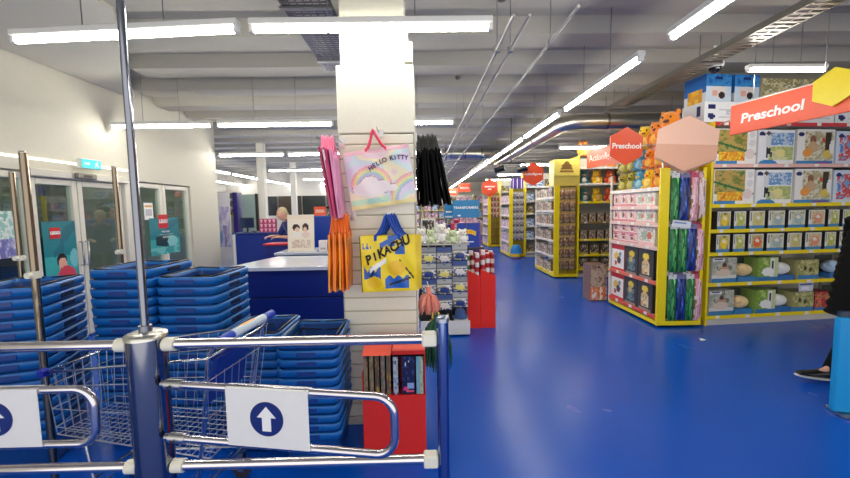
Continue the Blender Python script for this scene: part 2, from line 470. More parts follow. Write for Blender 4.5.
mb.build('slat_panel', MATTE, r)
for sx in (-1, 1):
    mb = MB(); z = .06
    xa = -.272 if sx < 0 else .249
    mb.box(xa+.004, xa+.019, .015, .49, .06, 2.6, (190,186,168))
    while z < 2.5:
        x0, x1 = (xa, xa+.006) if sx < 0 else (xa+.017, xa+.023)
        mb.box(x0, x1, .015, .49, z+.006, z+.097, SL); z += .1
    mb.build('slat_panel', MATTE, r)
mb = MB(); mb.box(-.27, .268, -.006, .012, 0, .06, (200,198,185), .003); mb.build('kick_board', MATTE, r)

# ------------------------------------------------------------------ ceiling services
def make_tube(L):
    r = thing('fluorescent_light', 'x', 'light', (0,0,0), 0, 'fluorescent lights across the ceiling')
    mb = MB(); mb.box(-L/2, L/2, -.035, .035, .03, .075, (225,225,220), .006); mb.build('housing', PLAST, r)
    mb = MB(); mb.cyl((-L/2+.03, 0, .012), (L/2-.03, 0, .012), .024, (255,250,240), 10); mb.build('tube', TUBE, r)
    for s in (-1, 1):
        mb = MB(); mb.box(s*(L/2-.015)-.015, s*(L/2-.015)+.015, -.022, .022, -.012, .032, (235,235,230), .003); mb.build('end_cap', PLAST, r)
        mb = MB(); mb.cyl((s*L*.18, 0, .075), (s*L*.18, 0, ZC-2.8-.005), .004, (150,150,148), 6); mb.build('suspension_rod', STEEL, r)
    return r
TK = Kind(make_tube(1.62))
rows = [2.62, 5.4, 8.22, 11.4, 14.7, 17.3, 20.0, 22.6]
cols = [(-3.68, 'leftmost'), (-2.0, 'middle left'), (-.3, 'right of centre')]
RN = ['nearest', 'second', 'third', 'fourth', 'fifth', 'sixth', 'seventh', 'farthest']
for i, y in enumerate(rows):
    for j, (x, nm) in enumerate(cols):
        if i == 0 and j == 0: continue
        if i == 0 and j == 1: x, ry_ = -1.99, .06
        else: ry_ = 0
        sl = None
        if j == 0 and i < 3: x, sl = -3.58, .86
        lt_ = TK.put((x, y + ry_, 2.8), -ry_*1.3, label=f'white fluorescent tube light across the ceiling, {nm} in the {RN[i]} row', group='fluorescent lights across the ceiling')
        if sl: lt_.scale = (sl, 1, 1)
for i, y in enumerate(rows[2:6]):
    TK.put((3.85, y, 2.86), 0, f'white fluorescent tube light over the right-hand shelving, {RN[i]} of its row', 'fluorescent lights over the right shelving')
lt_ = TK.put((3.72, 3.85, 2.93), .02, 'short white tube light in front of the blue boxes above the preschool shelf', 'fluorescent lights over the right shelving')
lt_.scale = (.5, 1, .8)
ys_ = [2.0, 3.98] + [5.79 + 1.75*k for k in range(11)]
for k in range(13):
    TK.put((1.85, ys_[k], 2.8), PI/2, f'tube light in the long line above the aisle, {ORD[k]} from the front', 'tube lights in a line above the aisle')
for k in range(6):
    TK.put((-6, 11.3+k*1.75, 2.8), PI/2, f'tube light above the far checkout, nearer line, {ORD[k]} from the front', 'tube lights in lines above the far checkout')
    if k < 5: TK.put((-8, 12.0+k*1.75, 2.8), PI/2, f'tube light above the far checkout, outer left line, {ORD[k]} from the front', 'tube lights in lines above the far checkout')
for k, yy in enumerate((3.6, 5.6)):  # added lamps, out of sight, to brighten the view through the glass
    TK.put((-5.9, yy, 2.8), PI/2, f'added unseen tube light brightening the passage behind the glass doors, {["nearer","farther"][k]} one', 'added tube lights in the passage')
# conduits
for k, (x, z) in enumerate(((.6, 2.78), (.7, 2.78), (1.0, 2.83))):
    r = thing('ceiling_conduit', f'thin white conduit pipe along the ceiling, {ORD[k]} of three from the left', 'pipe', (x, 2.4, z), 0, 'conduits along the ceiling')
    mb = MB(); mb.cyl((0,0,0), (0,16,0), .0105, (186,184,176), 8); mb.build('pipe', PLAST, r)
    for yy in (.5, 3.5, 7, 11, 15):
        mb = MB(); mb.box(-.02, .02, yy-.015, yy+.015, -.02, .02, (190,188,180)); mb.cyl((0,yy,.02), (0,yy,ZC-z-.0), .004, (160,160,155), 5); mb.build('bracket', STEEL, r)
# cable trays
def tray(name, x0, x1, y0, y1, z, lab, col, holes):
    r = thing(name, lab, 'cable tray', ((x0+x1)/2, y0, z)); W = (x1-x0)/2; L = y1-y0
    mb = MB()
    for s in (-1, 1): mb.box(s*W-.004, s*W+.004, 0, L, 0, .06, col)
    n = int(L/holes)
    for k in range(n): mb.box(-W, W, k*holes, k*holes+holes*.5, 0, .004, col)
    m = 7 if W > .12 else 3
    for k in range(m):
        xx = -W + 2*W*k/(m-1); mb.box(xx-.008, xx+.008, 0, L, -.001, .003, col)
    mb.build('mesh_bed', STEEL, r)
    for yy in (.3, L*.5, L-.3):
        mb = MB()
        for s in (-1, 1): mb.cyl((s*W, yy, .03), (s*W, yy, ZC-z), .005, (150,150,148), 6)
        mb.box(-W-.02, W+.02, yy-.02, yy+.02, -.02, -.004, (150,150,148)); mb.build('hanger', STEEL, r)
tray('cable_tray', 2.98, 3.2, 2.0, 6.1, 3.1, 'long perforated steel cable tray above the right-hand shelving', (150,148,140), .07)
tray('cable_tray', -.98, -.64, 1.6, 4.2, 3.1, 'wide grey mesh cable tray left of the pillar', (96,98,112), .04)
# air conditioning cassette
r = thing('air_conditioner', 'white ceiling air conditioning cassette at the top edge above the aisle', 'air conditioner', (1.22, 2.45, 3.22))
r.scale = (.93, .93, 1)
mb = MB(); loops = [rounded(1.2, 1.2, .06, .3), rounded(1.2, 1.2, .06, .04), rounded(1.16, 1.16, .06, 0)]
mb.loft(loops, (228,228,224), smooth=False); mb.build('casing', PLAST, r)
mb = MB(); mb.box(-.32, .32, -.32, .32, -.012, 0, (200,200,198), .006)
for k in range(9): mb.box(-.28, .28, -.28+k*.067, -.25+k*.067, -.016, -.01, (120,120,120))
mb.build('intake_grille', PLAST, r)
for s in range(4):
    a = s*PI/2; ca, sa = math.cos(a), math.sin(a)
    mb = MB(Matrix.Rotation(a, 4, 'Z')); mb.box(-.36, .36, .4, .47, -.008, .002, (170,170,170), .003); mb.build('louvre', PLAST, r)
# round ducts
def duct(path, rad, lab):
    r = thing('ventilation_duct', lab, 'duct')
    P = []
    for i, p in enumerate(path):
        p = Vector(p)
        if 0 < i < len(path)-1:
            a = Vector(path[i-1]); b = Vector(path[i+1]); da = (a-p).normalized(); db = (b-p).normalized(); q = rad*2.2
            for t in range(7):
                t /= 6; P.append((1-t)**2*(p+da*q) + 2*t*(1-t)*p + t*t*(p+db*q))
        else: P.append(p)
    mb = MB(); mb.tube(P, rad, (200,196,184), 18); mb.build('pipe', CHROME if False else STEEL, r)
    for i in range(len(P)-1):
        a, b = P[i], P[i+1]
        if (b-a).length > .8:
            for t in (.25, .6, .9):
                c = a.lerp(b, t); d = (b-a).normalized()
                mb = MB(); mb.tube([c-d*.02, c+d*.02], rad+.012, (150,146,136), 18); mb.cyl(c+Vector((0,0,rad)), (c.x, c.y, ZC), .006, (150,150,148), 6); mb.build('clamp', STEEL, r)
duct([(6.5, 6.4, 3.02), (2.5, 6.4, 3.02), (2.5, 12, 3.02)], .13, 'silver round duct over the right shelving that bends down the aisle')
duct([(.35, 10.1, 3.05), (2.12, 10.1, 3.05), (2.12, 15, 3.05)], .14, 'silver round duct crossing the far aisle left of the light line')
# dome camera
r = thing('dome_camera', 'white dome security camera hanging above the blue boxes', 'camera', (3.42, 4.4, 3.16))
mb = MB(); mb.lathe([(0,.09),(.075,.085),(.085,.05),(.085,.02),(.07,.0)], (235,235,232), 20); mb.build('housing', PLAST, r)
mb = MB(); mb.lathe([(.062,.005),(.055,-.03),(.03,-.055),(0,-.062)], (20,20,22), 18); mb.build('dome', GLOSS, r)
mb = MB(); mb.cyl((0,0,.085), (0,0,.33), .02, (225,225,220), 10); mb.build('mount', PLAST, r)
# track spots
r = thing('track_spotlight', 'black track with two small spotlights hanging over the far aisle', 'spotlight', (1.95, 8.0, 2.42))
mb = MB(); mb.box(-.3, .3, -.02, .02, .1, .13, BLACK); mb.cyl((0,0,.13), (0,0,1.08), .008, BLACK, 6); mb.build('track', PLAST, r)
for s in (-.24, .24):
    mb = MB(); mb.cyl((s, 0, .02), (s, 0, .1), .012, BLACK, 8); mb.cyl((s-.1, .02, -.03), (s+.09, -.05, .02), .055, BLACK, 14, .07); mb.build('spot_head', PLAST, r)
# smoke detector dots
for k, (x, y) in enumerate(((-1.5, 3.7), (-.95, 4.55), (.72, 3.3), (.55, 5.2))):
    mb = MB(); mb.lathe([(0,0),(.03,.004),(.04,.02),(.04,.04)], (90,86,80), 12); o = mb.build('smoke_detector', PLAST, None, (x, y, ZC-.17))
    tag(o, 'small grey detector under the ceiling, ' + ['left of the cable tray', 'behind the cable tray', 'right of the pillar', 'farther right of the pillar'][k], 'detector', 'ceiling detectors')
# ------------------------------------------------------------------ turnstile barrier
PC = (132,136,148); IV = (232,230,214)
def sock(mb, p, d, r=.028, L=.045):
    p = Vector(p); d = Vector(d).normalized(); mb.cyl(p, p+d*L, r, IV, 14)
def turn_post(x, lab, pole=True):
    r = thing('turnstile_post', lab, 'post', (x, 1.5, 0))
    mb = MB(); mb.cyl((0,0,0), (0,0,1.105), .071, PC, 28); mb.build('post_tube', CHROME, r)
    mb = MB(); mb.lathe([(0,1.128),(.055,1.124),(.074,1.116),(.075,1.1)], (206,206,200), 28); mb.build('top_cap', STEEL, r)
    mb = MB(); mb.lathe([(.13,0),(.13,.01),(.085,.016),(.08,.03)], PC, 28); mb.build('base_plate', STEEL, r)
    if pole:
        mb = MB(); mb.cyl((0,0,1.12), (0,0,ZC-.01), .0145, PC, 14); mb.build('pole', CHROME, r)
        mb = MB(); mb.cyl((0,0,1.12), (0,0,1.15), .024, PC, 14); mb.build('pole_collar', STEEL, r)
    return r
PX = -1.117
turn_post(PX, 'thick chrome turnstile post carrying a thin pole up to the ceiling')
turn_post(-2.35, 'thick chrome turnstile post at the left end of the barrier', False)
r = thing('barrier_post', 'slim blue-tinted chrome end post of the barrier beside the red stand', 'post', (.085, 1.5, 0))
mb = MB(); mb.cyl((0,0,0), (0,0,1.15), .025, (120,140,185), 18); mb.build('post_tube', CHROME, r)  # blue tint is set in the chrome base colour
mb = MB(); mb.lathe([(0,1.165),(.02,1.163),(.027,1.155),(.027,1.14)], (150,158,180), 18); mb.build('top_cap', STEEL, r)
mb = MB(); mb.lathe([(.08,0),(.08,.008),(.03,.014),(.027,.03)], PC, 18); mb.build('base_plate', STEEL, r)
for z, nm in ((1.07, 'upper'), (.55, 'lower')):
    for x0, x1, side in ((-2.273, PX-.072, 'left of the thick post'), (PX+.072, .06, 'right of the thick post')):
        r = thing('barrier_rail', f'{nm} horizontal chrome rail of the barrier {side}', 'rail', (x0, 1.5, z), 0, 'chrome barrier rails')
        L = x1-x0
        mb = MB(); mb.cyl((.03,0,0), (L-.03,0,0), .021, (214,210,214), 16); mb.build('rail_tube', CHROME, r)
        mb = MB(); sock(mb, (0,0,0), (1,0,0)); mb.build('rail_socket', PLAST, r)
        mb = MB()
        if x1 > 0: mb.box(L-.06, L, -.027, .027, -.027, .027, IV, .006)
        else: sock(mb, (L,0,0), (-1,0,0))
        mb.build('rail_socket', PLAST, r)
def arrow_sign(parent, xc, zc, w, h):
    mb = MB(); mb.box(xc-w/2, xc+w/2, -.02, -.016, zc-h/2, zc+h/2, (232,232,230), .001)
    mb.box(xc-w/2, xc+w/2, -.017, .017, zc+h/2-.004, zc+h/2, (225,225,224)); mb.box(xc-w/2, xc+w/2, -.017, .017, zc-h/2, zc-h/2+.004, (225,225,224))
    p = mb.build('sign_plate', PLAST, parent)
    R = h*.29
    mb = MB(); n = 40
    mb.prism([(xc+R*math.cos(2*PI*k/n), zc+R*math.sin(2*PI*k/n)) for k in range(n)], -.0225, -.02, (16,40,112)); mb.build('blue_disc', PLAST, p)
    s = R*.74
    mb = MB(); mb.prism([(xc+a*s, zc+b*s) for a, b in ((0,1),(.78,.12),(.36,.12),(.36,-.95),(-.36,-.95),(-.36,.12),(-.78,.12))], -.0235, -.0225, (240,240,240)); mb.build('white_arrow', PLAST, p)
def gate(x, y, rz, L, lab, right, sign_x):
    """tube loop; hinge at origin, reaching along +X or -X"""
    r = thing('turnstile_gate', lab, 'gate', (x, y, .7), rz)
    s = 1 if right else -1; q = .07; z0, z1 = .0, .222; pts = [(0, 0, z1)]
    for k in range(9):
        a = PI/2*(1-k/8); pts.append((s*(L-q+q*math.cos(a)), 0, z1-q+q*math.sin(a)))
    for k in range(9):
        a = -PI/2*k/8; pts.append((s*(L-q+q*math.cos(a)), 0, z0+q+q*math.sin(a)))
    pts.append((0, 0, z0))
    mb = MB(); mb.tube(pts, .0155, (198,196,204), 14); mb.build('gate_loop', CHROME, r)
    for z in (z0, z1):
        mb = MB(); mb.cyl((s*.02,0,z), (s*.09,0,z), .021, (200,200,200), 12); mb.cyl((s*.05,-.03,z), (s*.05,.0,z), .006, (90,90,90), 8); mb.build('hinge_clamp', STEEL, r)
    arrow_sign(r, sign_x, .118, .335, .232)
gate(PX+.08, 1.46, -.16, .945, 'chrome swing gate with white arrow sign, right of the thick post', True, .455)
gate(-2.28, 1.43, 0, .995, 'chrome swing gate with white arrow sign cut by the left picture edge', True, .63)
# tall thin guard poles
for x, y, top, rad, lab in ((-2.15, 2.1, 1.94, .0185, 'tall chrome guard pole in front of the left basket stack'),
                        (-3.12, 2.95, 1.93, .018, 'tall chrome guard pole before the glass panel, farthest left'),
                        (-2.62, 3.3, 2.0, .019, 'tall chrome guard pole behind the middle basket stack')):
    r = thing('guard_pole', lab, 'pole', (x, y, 0), 0, 'chrome guard poles by the entrance')
    mb = MB(); mb.cyl((0,0,0), (0,0,top), rad, (140,128,112), 14); mb.build('pole_tube', CHROME, r)
    mb = MB(); mb.ell((0,0,top), (rad*1.05,rad*1.05,.012), (200,196,190), 12, 6); mb.build('pole_cap', STEEL, r)
    mb = MB(); mb.lathe([(.07,0),(.07,.008),(.03,.014),(rad+.004,.03)], PC, 18); mb.build('base_plate', STEEL, r)
    mb = MB(); mb.cyl((0,-.045,1.27), (0,.03,1.27), .017, IV, 12); mb.cyl((0,0,1.25), (0,0,1.29), rad+.008, (215,212,200), 14); mb.build('pole_clamp', PLAST, r)

# ------------------------------------------------------------------ shopping baskets
BL = (18,104,184); BLD = (10,44,110); BH = .25
def make_basket():
    r = thing('shopping_basket', 'x', 'basket', (0,0,0), 0, 'stacked blue shopping baskets')
    W, D = .415, .50
    mb = MB(); rr = .045
    lo = [rounded(W-.075, D-.075, rr, .004), rounded(W-.075, D-.075, rr, 0), rounded(W-.07, D-.07, rr, .02), rounded(W-.018, D-.018, rr, BH-.028)]
    mb.loft(lo, (10,66,136), cap0=True, cap1=False); 
    li = [rounded(W-.022, D-.022, rr, BH-.028), rounded(W-.074, D-.074, rr, .02), rounded(W-.08, D-.08, rr, .008)]
    mb.loft(li, (10,66,140), cap0=False, cap1=True); mb.build('basket_body', PLAST, r)
    mb = MB()
    mb.loft([rounded(W-.022, D-.022, rr, BH-.05), rounded(W+.004, D+.004, rr+.01, BH-.050), rounded(W+.013, D+.013, rr+.01, BH-.005), rounded(W+.004, D+.004, rr+.01, BH), rounded(W-.018, D-.018, rr, BH), rounded(W-.022, D-.022, rr, BH-.05)], BL, False, False); mb.build('rim', PLAST, r)
    for s in (-1, 1):
        mb = MB(); mb.box(s*(W/2+.0055)-.002, s*(W/2+.0055)+.002, -.07, .07, BH-.042, BH-.014, (8,22,56)); mb.build('grip_slot', PLAST, r)
    mb = MB(); mb.box(-.065, .065, -D/2-.0085, -D/2-.0045, BH-.042, BH-.014, (12,60,140)); mb.build('grip_slot', PLAST, r)
    for s in (-1, 1):
        x = s*(W/2-.028)
        mb = MB(); mb.tube([(s*.02+x*.0, -D/2+.03, BH-.006), (x, -D/2+.03, BH+.004), (x, -.06, BH+.006), (x, .06, BH+.006), (x, D/2-.03, BH+.004), (s*.02, D/2-.03, BH-.006)], .0055, (16,18,24), 6); mb.build('handle', PLAST, r)
    return r
BK = Kind(make_basket())
stacks = [(-2.60, 2.48, 15, .30, 'stack at the left picture edge'), (-2.025, 2.76, 16, -.02, 'stack behind the thick post'), (-1.60, 2.79, 15, -.01, 'stack right of the thick post'),
          (-1.105, 2.60, 11, -.01, 'low stack behind the trolley handle'), (-.705, 2.455, 11, .0, 'low stack beside the pillar')]
for x, y, n, rz, nm in stacks:
    ks = .9 if x > -1.3 else None
    for k in range(n):
        q = n-1-k
        lab = f'blue plastic shopping basket, {"topmost" if q == 0 else ORD[q] + " from the top"} in the {nm}'
        BK.put((x + rnd.uniform(-.003,.003), y + rnd.uniform(-.004,.004), .065*(ks or 1)*k + .001), rz + rnd.uniform(-.012,.012), lab, 'stacked blue shopping baskets', sc=ks)

# ------------------------------------------------------------------ wire trolley
r = thing('shopping_trolley', 'chrome wire shopping trolley with blue handle behind the barrier', 'shopping trolley', (-1.40, 2.0, 0), -.13)
WR = (205,208,214)
def sideP(t, s, k):      # t 0 nose..1 rear, s lateral -1..1, k 0 bottom..1 top
    x = -.50 + .89*t
    zb = .455 - .05*t; zt = .80 + .13*t
    hw = (.16 + .04*t) + (.03 + .03*t)*k
    xx = x - .005*(1-t)*k + .06*t*k
    return Vector((xx, s*hw, zb + (zt-zb)*k))
mb = MB()
for s in (-1, 1):
    for k in (0, .12, .42, .78): mb.tube([sideP(t/8, s, k) for t in range(9)], .0026 if k else .004, WR, 5)
    for t in range(17): mb.tube([sideP(t/16, s, 0), sideP(t/16, s, 1)], .0015, WR, 5)
for e in (0, 1):
    for k in (.12, .42, .78): mb.tube([sideP(e, -1, k), sideP(e, 1, k)], .0026, WR, 5)
    for q in range(9):
        s = -1 + 2*q/8
        if e == 0: mb.tube([sideP(e, s, 0), sideP(e, s, 1)], .0022, WR, 5)
        else: mb.tube([sideP(e, s, 0), sideP(e, s, .8)], .0022, WR, 5)
for t in range(26): mb.tube([sideP(t/25, -1, 0), sideP(t/25, 1, 0)], .0022, WR, 5)
for q in range(10):
    s = -1 + 2*q/9; mb.tube([sideP(0, s, 0), sideP(1, s, 0)], .0024, WR, 5)
mb.build('wire_basket', STEEL, r)
mb = MB(); mb.tube([sideP(1,-1,1), sideP(.5,-1,1), sideP(0,-1,1), sideP(0,1,1), sideP(.5,1,1), sideP(1,1,1)], .0065, WR, 8, closed=True); mb.build('top_rim', CHROME, r)
mb = MB()
for s in (-1, 1):
    mb.tube([(.49, s*.235, 1.0), (.44, s*.235, .93), (.36, s*.2, .5), (.30, s*.2, .2), (-.40, s*.15, .16)], .012, WR, 8)
    mb.tube([(-.30, s*.16, .165), (-.36, s*.15, .45)], .009, WR, 8)
mb.tube([(.30,-.2,.2), (.30,.2,.2)], .01, WR, 8); mb.tube([(-.40,-.15,.16), (-.40,.15,.16)], .01, WR, 8)
for k in range(7): mb.tube([(-.3+k*.09, -.16-.005*k, .175), (-.3+k*.09, .16+.005*k, .175)], .003, WR, 5)
mb.build('chassis', CHROME, r)
mb = MB(); mb.cyl((.5,-.235,1.005), (.5,.235,1.005), .021, (28,70,190), 14); hd = mb.build('handle', PLAST, r)
mb = MB(); mb.cyl((.5,-.14,1.006), (.5,.14,1.006), .0225, (205,222,236), 14); mb.build('handle_sleeve', PLAST, hd)
mb = MB(); mb.cyl((.498,-.06,1.012), (.498,.05,1.012), .0185, (240,180,90), 12); mb.build('handle_badge', PLAST, hd)
mb = MB(); mb.box(-.012, .012, -.15, .15, -.13, .13, (20,56,150), .01); o = mb.build('child_seat_flap', PLAST, r, (.375, 0, .77)); o.rotation_euler = (0, .25, 0)
mb = MB(); mb.cyl((.42,-.2,.905), (.42,.2,.905), .012, (16,40,120), 10); mb.build('seat_bar', PLAST, r)
for s in (-1, 1):
    mb = MB(); p = sideP(0, s, 1); mb.box(p.x-.025, p.x+.012, p.y-.022, p.y+.022, p.z-.022, p.z+.02, (20,40,170), .008); mb.build('corner_bumper', PLAST, r)
    for x, y in ((-.37, .15), (.28, .2)):
        mb = MB(); mb.box(x-.02, x+.02, s*y-.022, s*y-.016, .05, .15, (170,172,176)); mb.box(x-.02, x+.02, s*y+.016, s*y+.022, .05, .15, (170,172,176)); mb.box(x-.02, x+.02, s*y-.022, s*y+.022, .145, .165, (170,172,176))
        fk = mb.build('caster_fork', STEEL, r)
        mb = MB(); mb.cyl((x, s*y-.013, .057), (x, s*y+.013, .057), .055, (50,50,54), 18); mb.build('wheel', PLAST, fk)

# ------------------------------------------------------------------ bags on the pillar
def bag(name, lab, loc, rz, w, h, face, col, hcol, group, cat='bag', tilt=0.0, nx=12, nz=14, thick=.02, hh=.1, hw=.16, mat=None, hr=.007, lean=0.0):
    """flat carrier bag hanging by two handles; face towards -Y, top edge at z=0"""
    r = thing(name, lab, cat, loc, 0, group, rot=(lean, tilt, rz))
    mat = mat or FILM
    def bl(u, v): return thick*math.sin(PI*u)**.5*math.sin(PI*min(max(v,0),1))**.5*.9 + .004*math.sin(u*17+v*9)
    mb = MB()
    mb.panel((-w/2, -.006, -h), (w, 0, 0), (0, 0, h), nx, nz, face, bl)
    mb.panel((w/2, .006, -h), (-w, 0, 0), (0, 0, h), nx, nz, lambda u, v: col, bl)
    for s in (-1, 1): mb.add([(s*w/2, -.006, -h), (s*w/2, .006, -h), (s*w/2, .006, 0), (s*w/2, -.006, 0)], [(0,1,2,3)], col)
    mb.add([(-w/2, -.006, -h), (w/2, -.006, -h), (w/2, .006, -h), (-w/2, .006, -h)], [(0,1,2,3)], col)
    body = mb.build('bag_body', mat, r)
    for yy in (-.01, .008):
        mb = MB(); P = [(-hw/2, yy, -.035)]
        for k in range(11):
            a = PI - PI*k/10; P.append((hw/2*(math.cos(a)*(1-.55*math.sin(a)) if 0 < k < 10 else math.cos(a)), yy*(1-math.sin(a)*.6), hh*(1-abs(math.cos(a))**1.6)))
        P.append((hw/2, yy, -.035))
        # flat strap: doubled tube
        mb.tube(P, hr*.75, hcol, 6); mb.tube([(p[0]*.88, p[1]+.002, p[2]*.93) for p in map(tuple, P)], hr*.75, hcol, 6); mb.tube([(p[0]*.94, p[1]+.001, p[2]*.965) for p in map(tuple, P)], hr*.75, hcol, 6); mb.build('handle', FABR, r)
    return r
def hook(parent_loc, d, L=.16):
    pass
# pastel bag: rainbow, clouds, arc lettering (no figure)
PAS = [(244,214,222), (250,238,200), (214,232,236), (232,220,240), (222,238,220)]
def pastel(u, v):
    q = nz2(u*2.6, v*2.6, 3); c = PAS[int(min(max((q-.2)/.6,0),.999)*5)]
    for cx, cy, r0 in ((.36,.36,.36), (1.02,.02,.5)):
        d = math.hypot((u-cx)*1.15, v-cy)
        if r0-.16 < d < r0 and v > cy-.05 and (cx < .5 or u > .62):
            c = [(246,176,190), (250,206,170), (250,240,160), (186,222,200), (190,196,232)][min(4, int((r0-d)/.032))]
    for cx, cy, rx, ry in ((.2,.34,.13,.1), (.34,.42,.14,.12), (.5,.34,.15,.11), (.36,.28,.2,.09), (.66,.3,.08,.06)):
        if ((u-cx)/rx)**2 + ((v-cy)/ry)**2 < 1: c = (250,240,240)
        elif ((u-cx)/(rx+.012))**2 + ((v-cy)/(ry+.014))**2 < 1 and c[0] < 250: c = (196,150,160)
    if v < .17 and u < .6: c = (176,222,206) if nz2(u*5, v*5, 9) > .4 else (200,236,200)
    if v < .07: c = (246,232,160)
    if v > .93: c = (244,196,204)
    if u < .012 or u > .988: c = (226,206,210)
    return c
b1 = bag('carrier_bag', 'pastel rainbow and cloud carrier bag with pink handles at the front of the pillar', (-.295, 2.62, 2.02), 0, .46, .40, pastel, (240,214,222), (248,78,112), 'bags on the pillar front', tilt=-.13, nx=64, nz=54, hh=.13, hw=.14, hr=.009)
for k, ch in enumerate('HELLO KITTY'):
    if ch == ' ': continue
    t = (k-5)/5; x = .075 + t*.125; z = -.115 + .028*(1-t*t) + t*.018
    lettering(ch, .042, MATTE, b1, facing((x, -.032, z), (1, 0, -t*.25+.1), (t*.25-.1, 0, 1)), .0008, (76,44,110), bold=.0012)
def yellow(u, v):
    c = (252,222,10)
    zig = .30 + .16*abs(((u*3.1) % 1)-.5)
    if .5 < u < .62 and v > .80: c = (20,96,190)
    if abs(v - (.84 + (u-.4)*.5)) < .05 and .35 < u < .8: c = (20,96,190)
    if .62 < u < .8 and .66 < v < .70+(u-.62)*1.2: c = (20,96,190)
    if .06 < u < .2 and .76 < v < .88 and v < .76 + abs(((u-.06)*14) % 1 - .5)*.24: c = (20,96,190)
    if .05 < u < .36 and .24 < v < .47 and (v-.24) < .1 + abs(((u-.05)*7) % 1-.5)*.3: c = (24,84,172)
    if .42 < u < .86 and .05 < v < .30 - abs(((u-.42)*6) % 1-.5)*.16: c = (24,100,196)
    if abs(v-.47-(u-.3)*.6) < .045 and .16 < u < .46: c = (250,250,246)
    if abs(v-.16-(u-.1)*1.6) < .03 and .1 < u < .24: c = BLACK
    if abs(v-.42+(u-.8)*1.3) < .025 and .7 < u < .95: c = BLACK
    if abs(v-.12-(u-.5)*.3) < .02 and .5 < u < .9: c = BLACK
    if ((u-.64)/.16)**2 + ((v-.42)/.13)**2 < 1: c = (246,196,10)
    if ((u-.24)/.14)**2 + ((v-.17)/.11)**2 < 1: c = (246,200,10)
    if u < .02: c = (60,70,40)
    return c
for k in range(4):
    lab = ['bright yellow carrier bag with black brush lettering and blue handles, frontmost', 'yellow carrier bag directly behind the front yellow bag', 'yellow carrier bag third behind the front yellow bag', 'yellow carrier bag nearest the slats behind the other yellow bags'][k]
    b = bag('carrier_bag', lab, (-.222 + k*.014, 2.55 + k*.032, 1.425), 0, .38, .385, yellow, (236,206,10), (18,74,178), 'bags on the pillar front', tilt=-.02 + .01*k, nx=56 if k == 0 else 16, nz=56 if k == 0 else 16, hh=.145, hw=.17, thick=.012, hr=.01)
    if k == 0:
        for i, ch in enumerate('PIKACHU'):
            x = -.135 + i*.043; z = -.165 + i*.021
            lettering(ch, .088 if i % 2 == 0 else .074, MATTE, b, facing((x, -.022, z), (1, 0, .4), (-.4, 0, 1)), .0008, BLACK, bold=.003, sx=.85, shear=.2)
# side bags, hanging in depth along hooks
def side_bags(n, x0, dx, y, z, w, h, cols, hcol, nm, group, place, hh, spread, leans):
    for k in range(n):
        a = cols[k % len(cols)]
        def face(u, v, a=a, k=k):
            q = nz2(u*6, v*2, k); return a if q > .45 else tuple(int(t*.88) for t in a)
        bag('carrier_bag', f'{nm}, {ORD[k]} from the pillar on its {place} side', (x0+dx*k, y + spread*k, z - .01*(k % 2)), PI/2 + rnd.uniform(-.06,.06), w, h, face, a, hcol, group, tilt=rnd.uniform(-.05,.05), nx=8, nz=8, hh=hh, hw=.14, mat=DARKM if a[0] < 40 else FILM, thick=min(.02, abs(dx)*.5), lean=leans[0] + (leans[1]-leans[0])*k/(n-1))
side_bags(5, -.560, -.014, 2.53, 1.99, .28, .44, [(236,150,196), (196,30,104), (214,50,120), (246,214,226), (176,26,92)], (240,120,160), 'pink carrier bag hanging edge-on', 'pink bags at the pillar', 'left', .10, -.004, (-.10, -.16))
side_bags(6, -.495, -.019, 2.58, 1.45, .22, .38, [(255,140,0), (255,120,0), (255,156,20)], (240,110,0), 'orange carrier bag hanging edge-on', 'orange bags at the pillar', 'left', .13, -.005, (.0, .03))
side_bags(8, .0, .021, 2.93, 2.03, .38, .40, [(8,8,9), (14,12,14), (6,6,7)], (8,8,9), 'black carrier bag hanging edge-on', 'black bags at the pillar', 'right', .13, -.012, (.0, -.2))
for x0, x1, y, z, nm in ((-.54, -.67, 2.53, 2.075, 'pink'), (-.475, -.62, 2.58, 1.566, 'orange'), (-.02, .18, 2.93, 2.15, 'black')):
    mb = MB()
    if x0 < -.3: mb.tube([(x0, 2.697, z), (x0, y, z)], .004, (190,190,190), 6); mb.box(x0-.02, x0+.02, 2.692, 2.699, z-.04, z+.03, (200,200,200))
    else: mb.box(min(x0, x0+.01), max(x0, x0+.01), y-.03, y+.03, z-.04, z+.03, (200,200,200))
    mb.tube([(x0, y, z), (x1-.01*(1 if x1 < x0 else -1), y, z), (x1, y, z+.02)], .004, (190,190,190), 6)
    o = mb.build('slatwall_hook', STEEL); tag(o, f'steel slatwall hook holding the {nm} bags', 'hook')
for x, z, nm in ((-.275, 2.14, 'pastel'), (-.205, 1.565, 'yellow')):
    mb = MB(); mb.box(x-.03, x+.03, 2.69, 2.698, z-.03, z+.02, (200,200,200)); mb.tube([(x, 2.69, z), (x, 2.54, z), (x, 2.535, z+.008)], .0035, (190,190,190), 6)
    o = mb.build('slatwall_hook', STEEL); tag(o, f'steel slatwall hook holding the {nm} bag at the pillar front', 'hook')
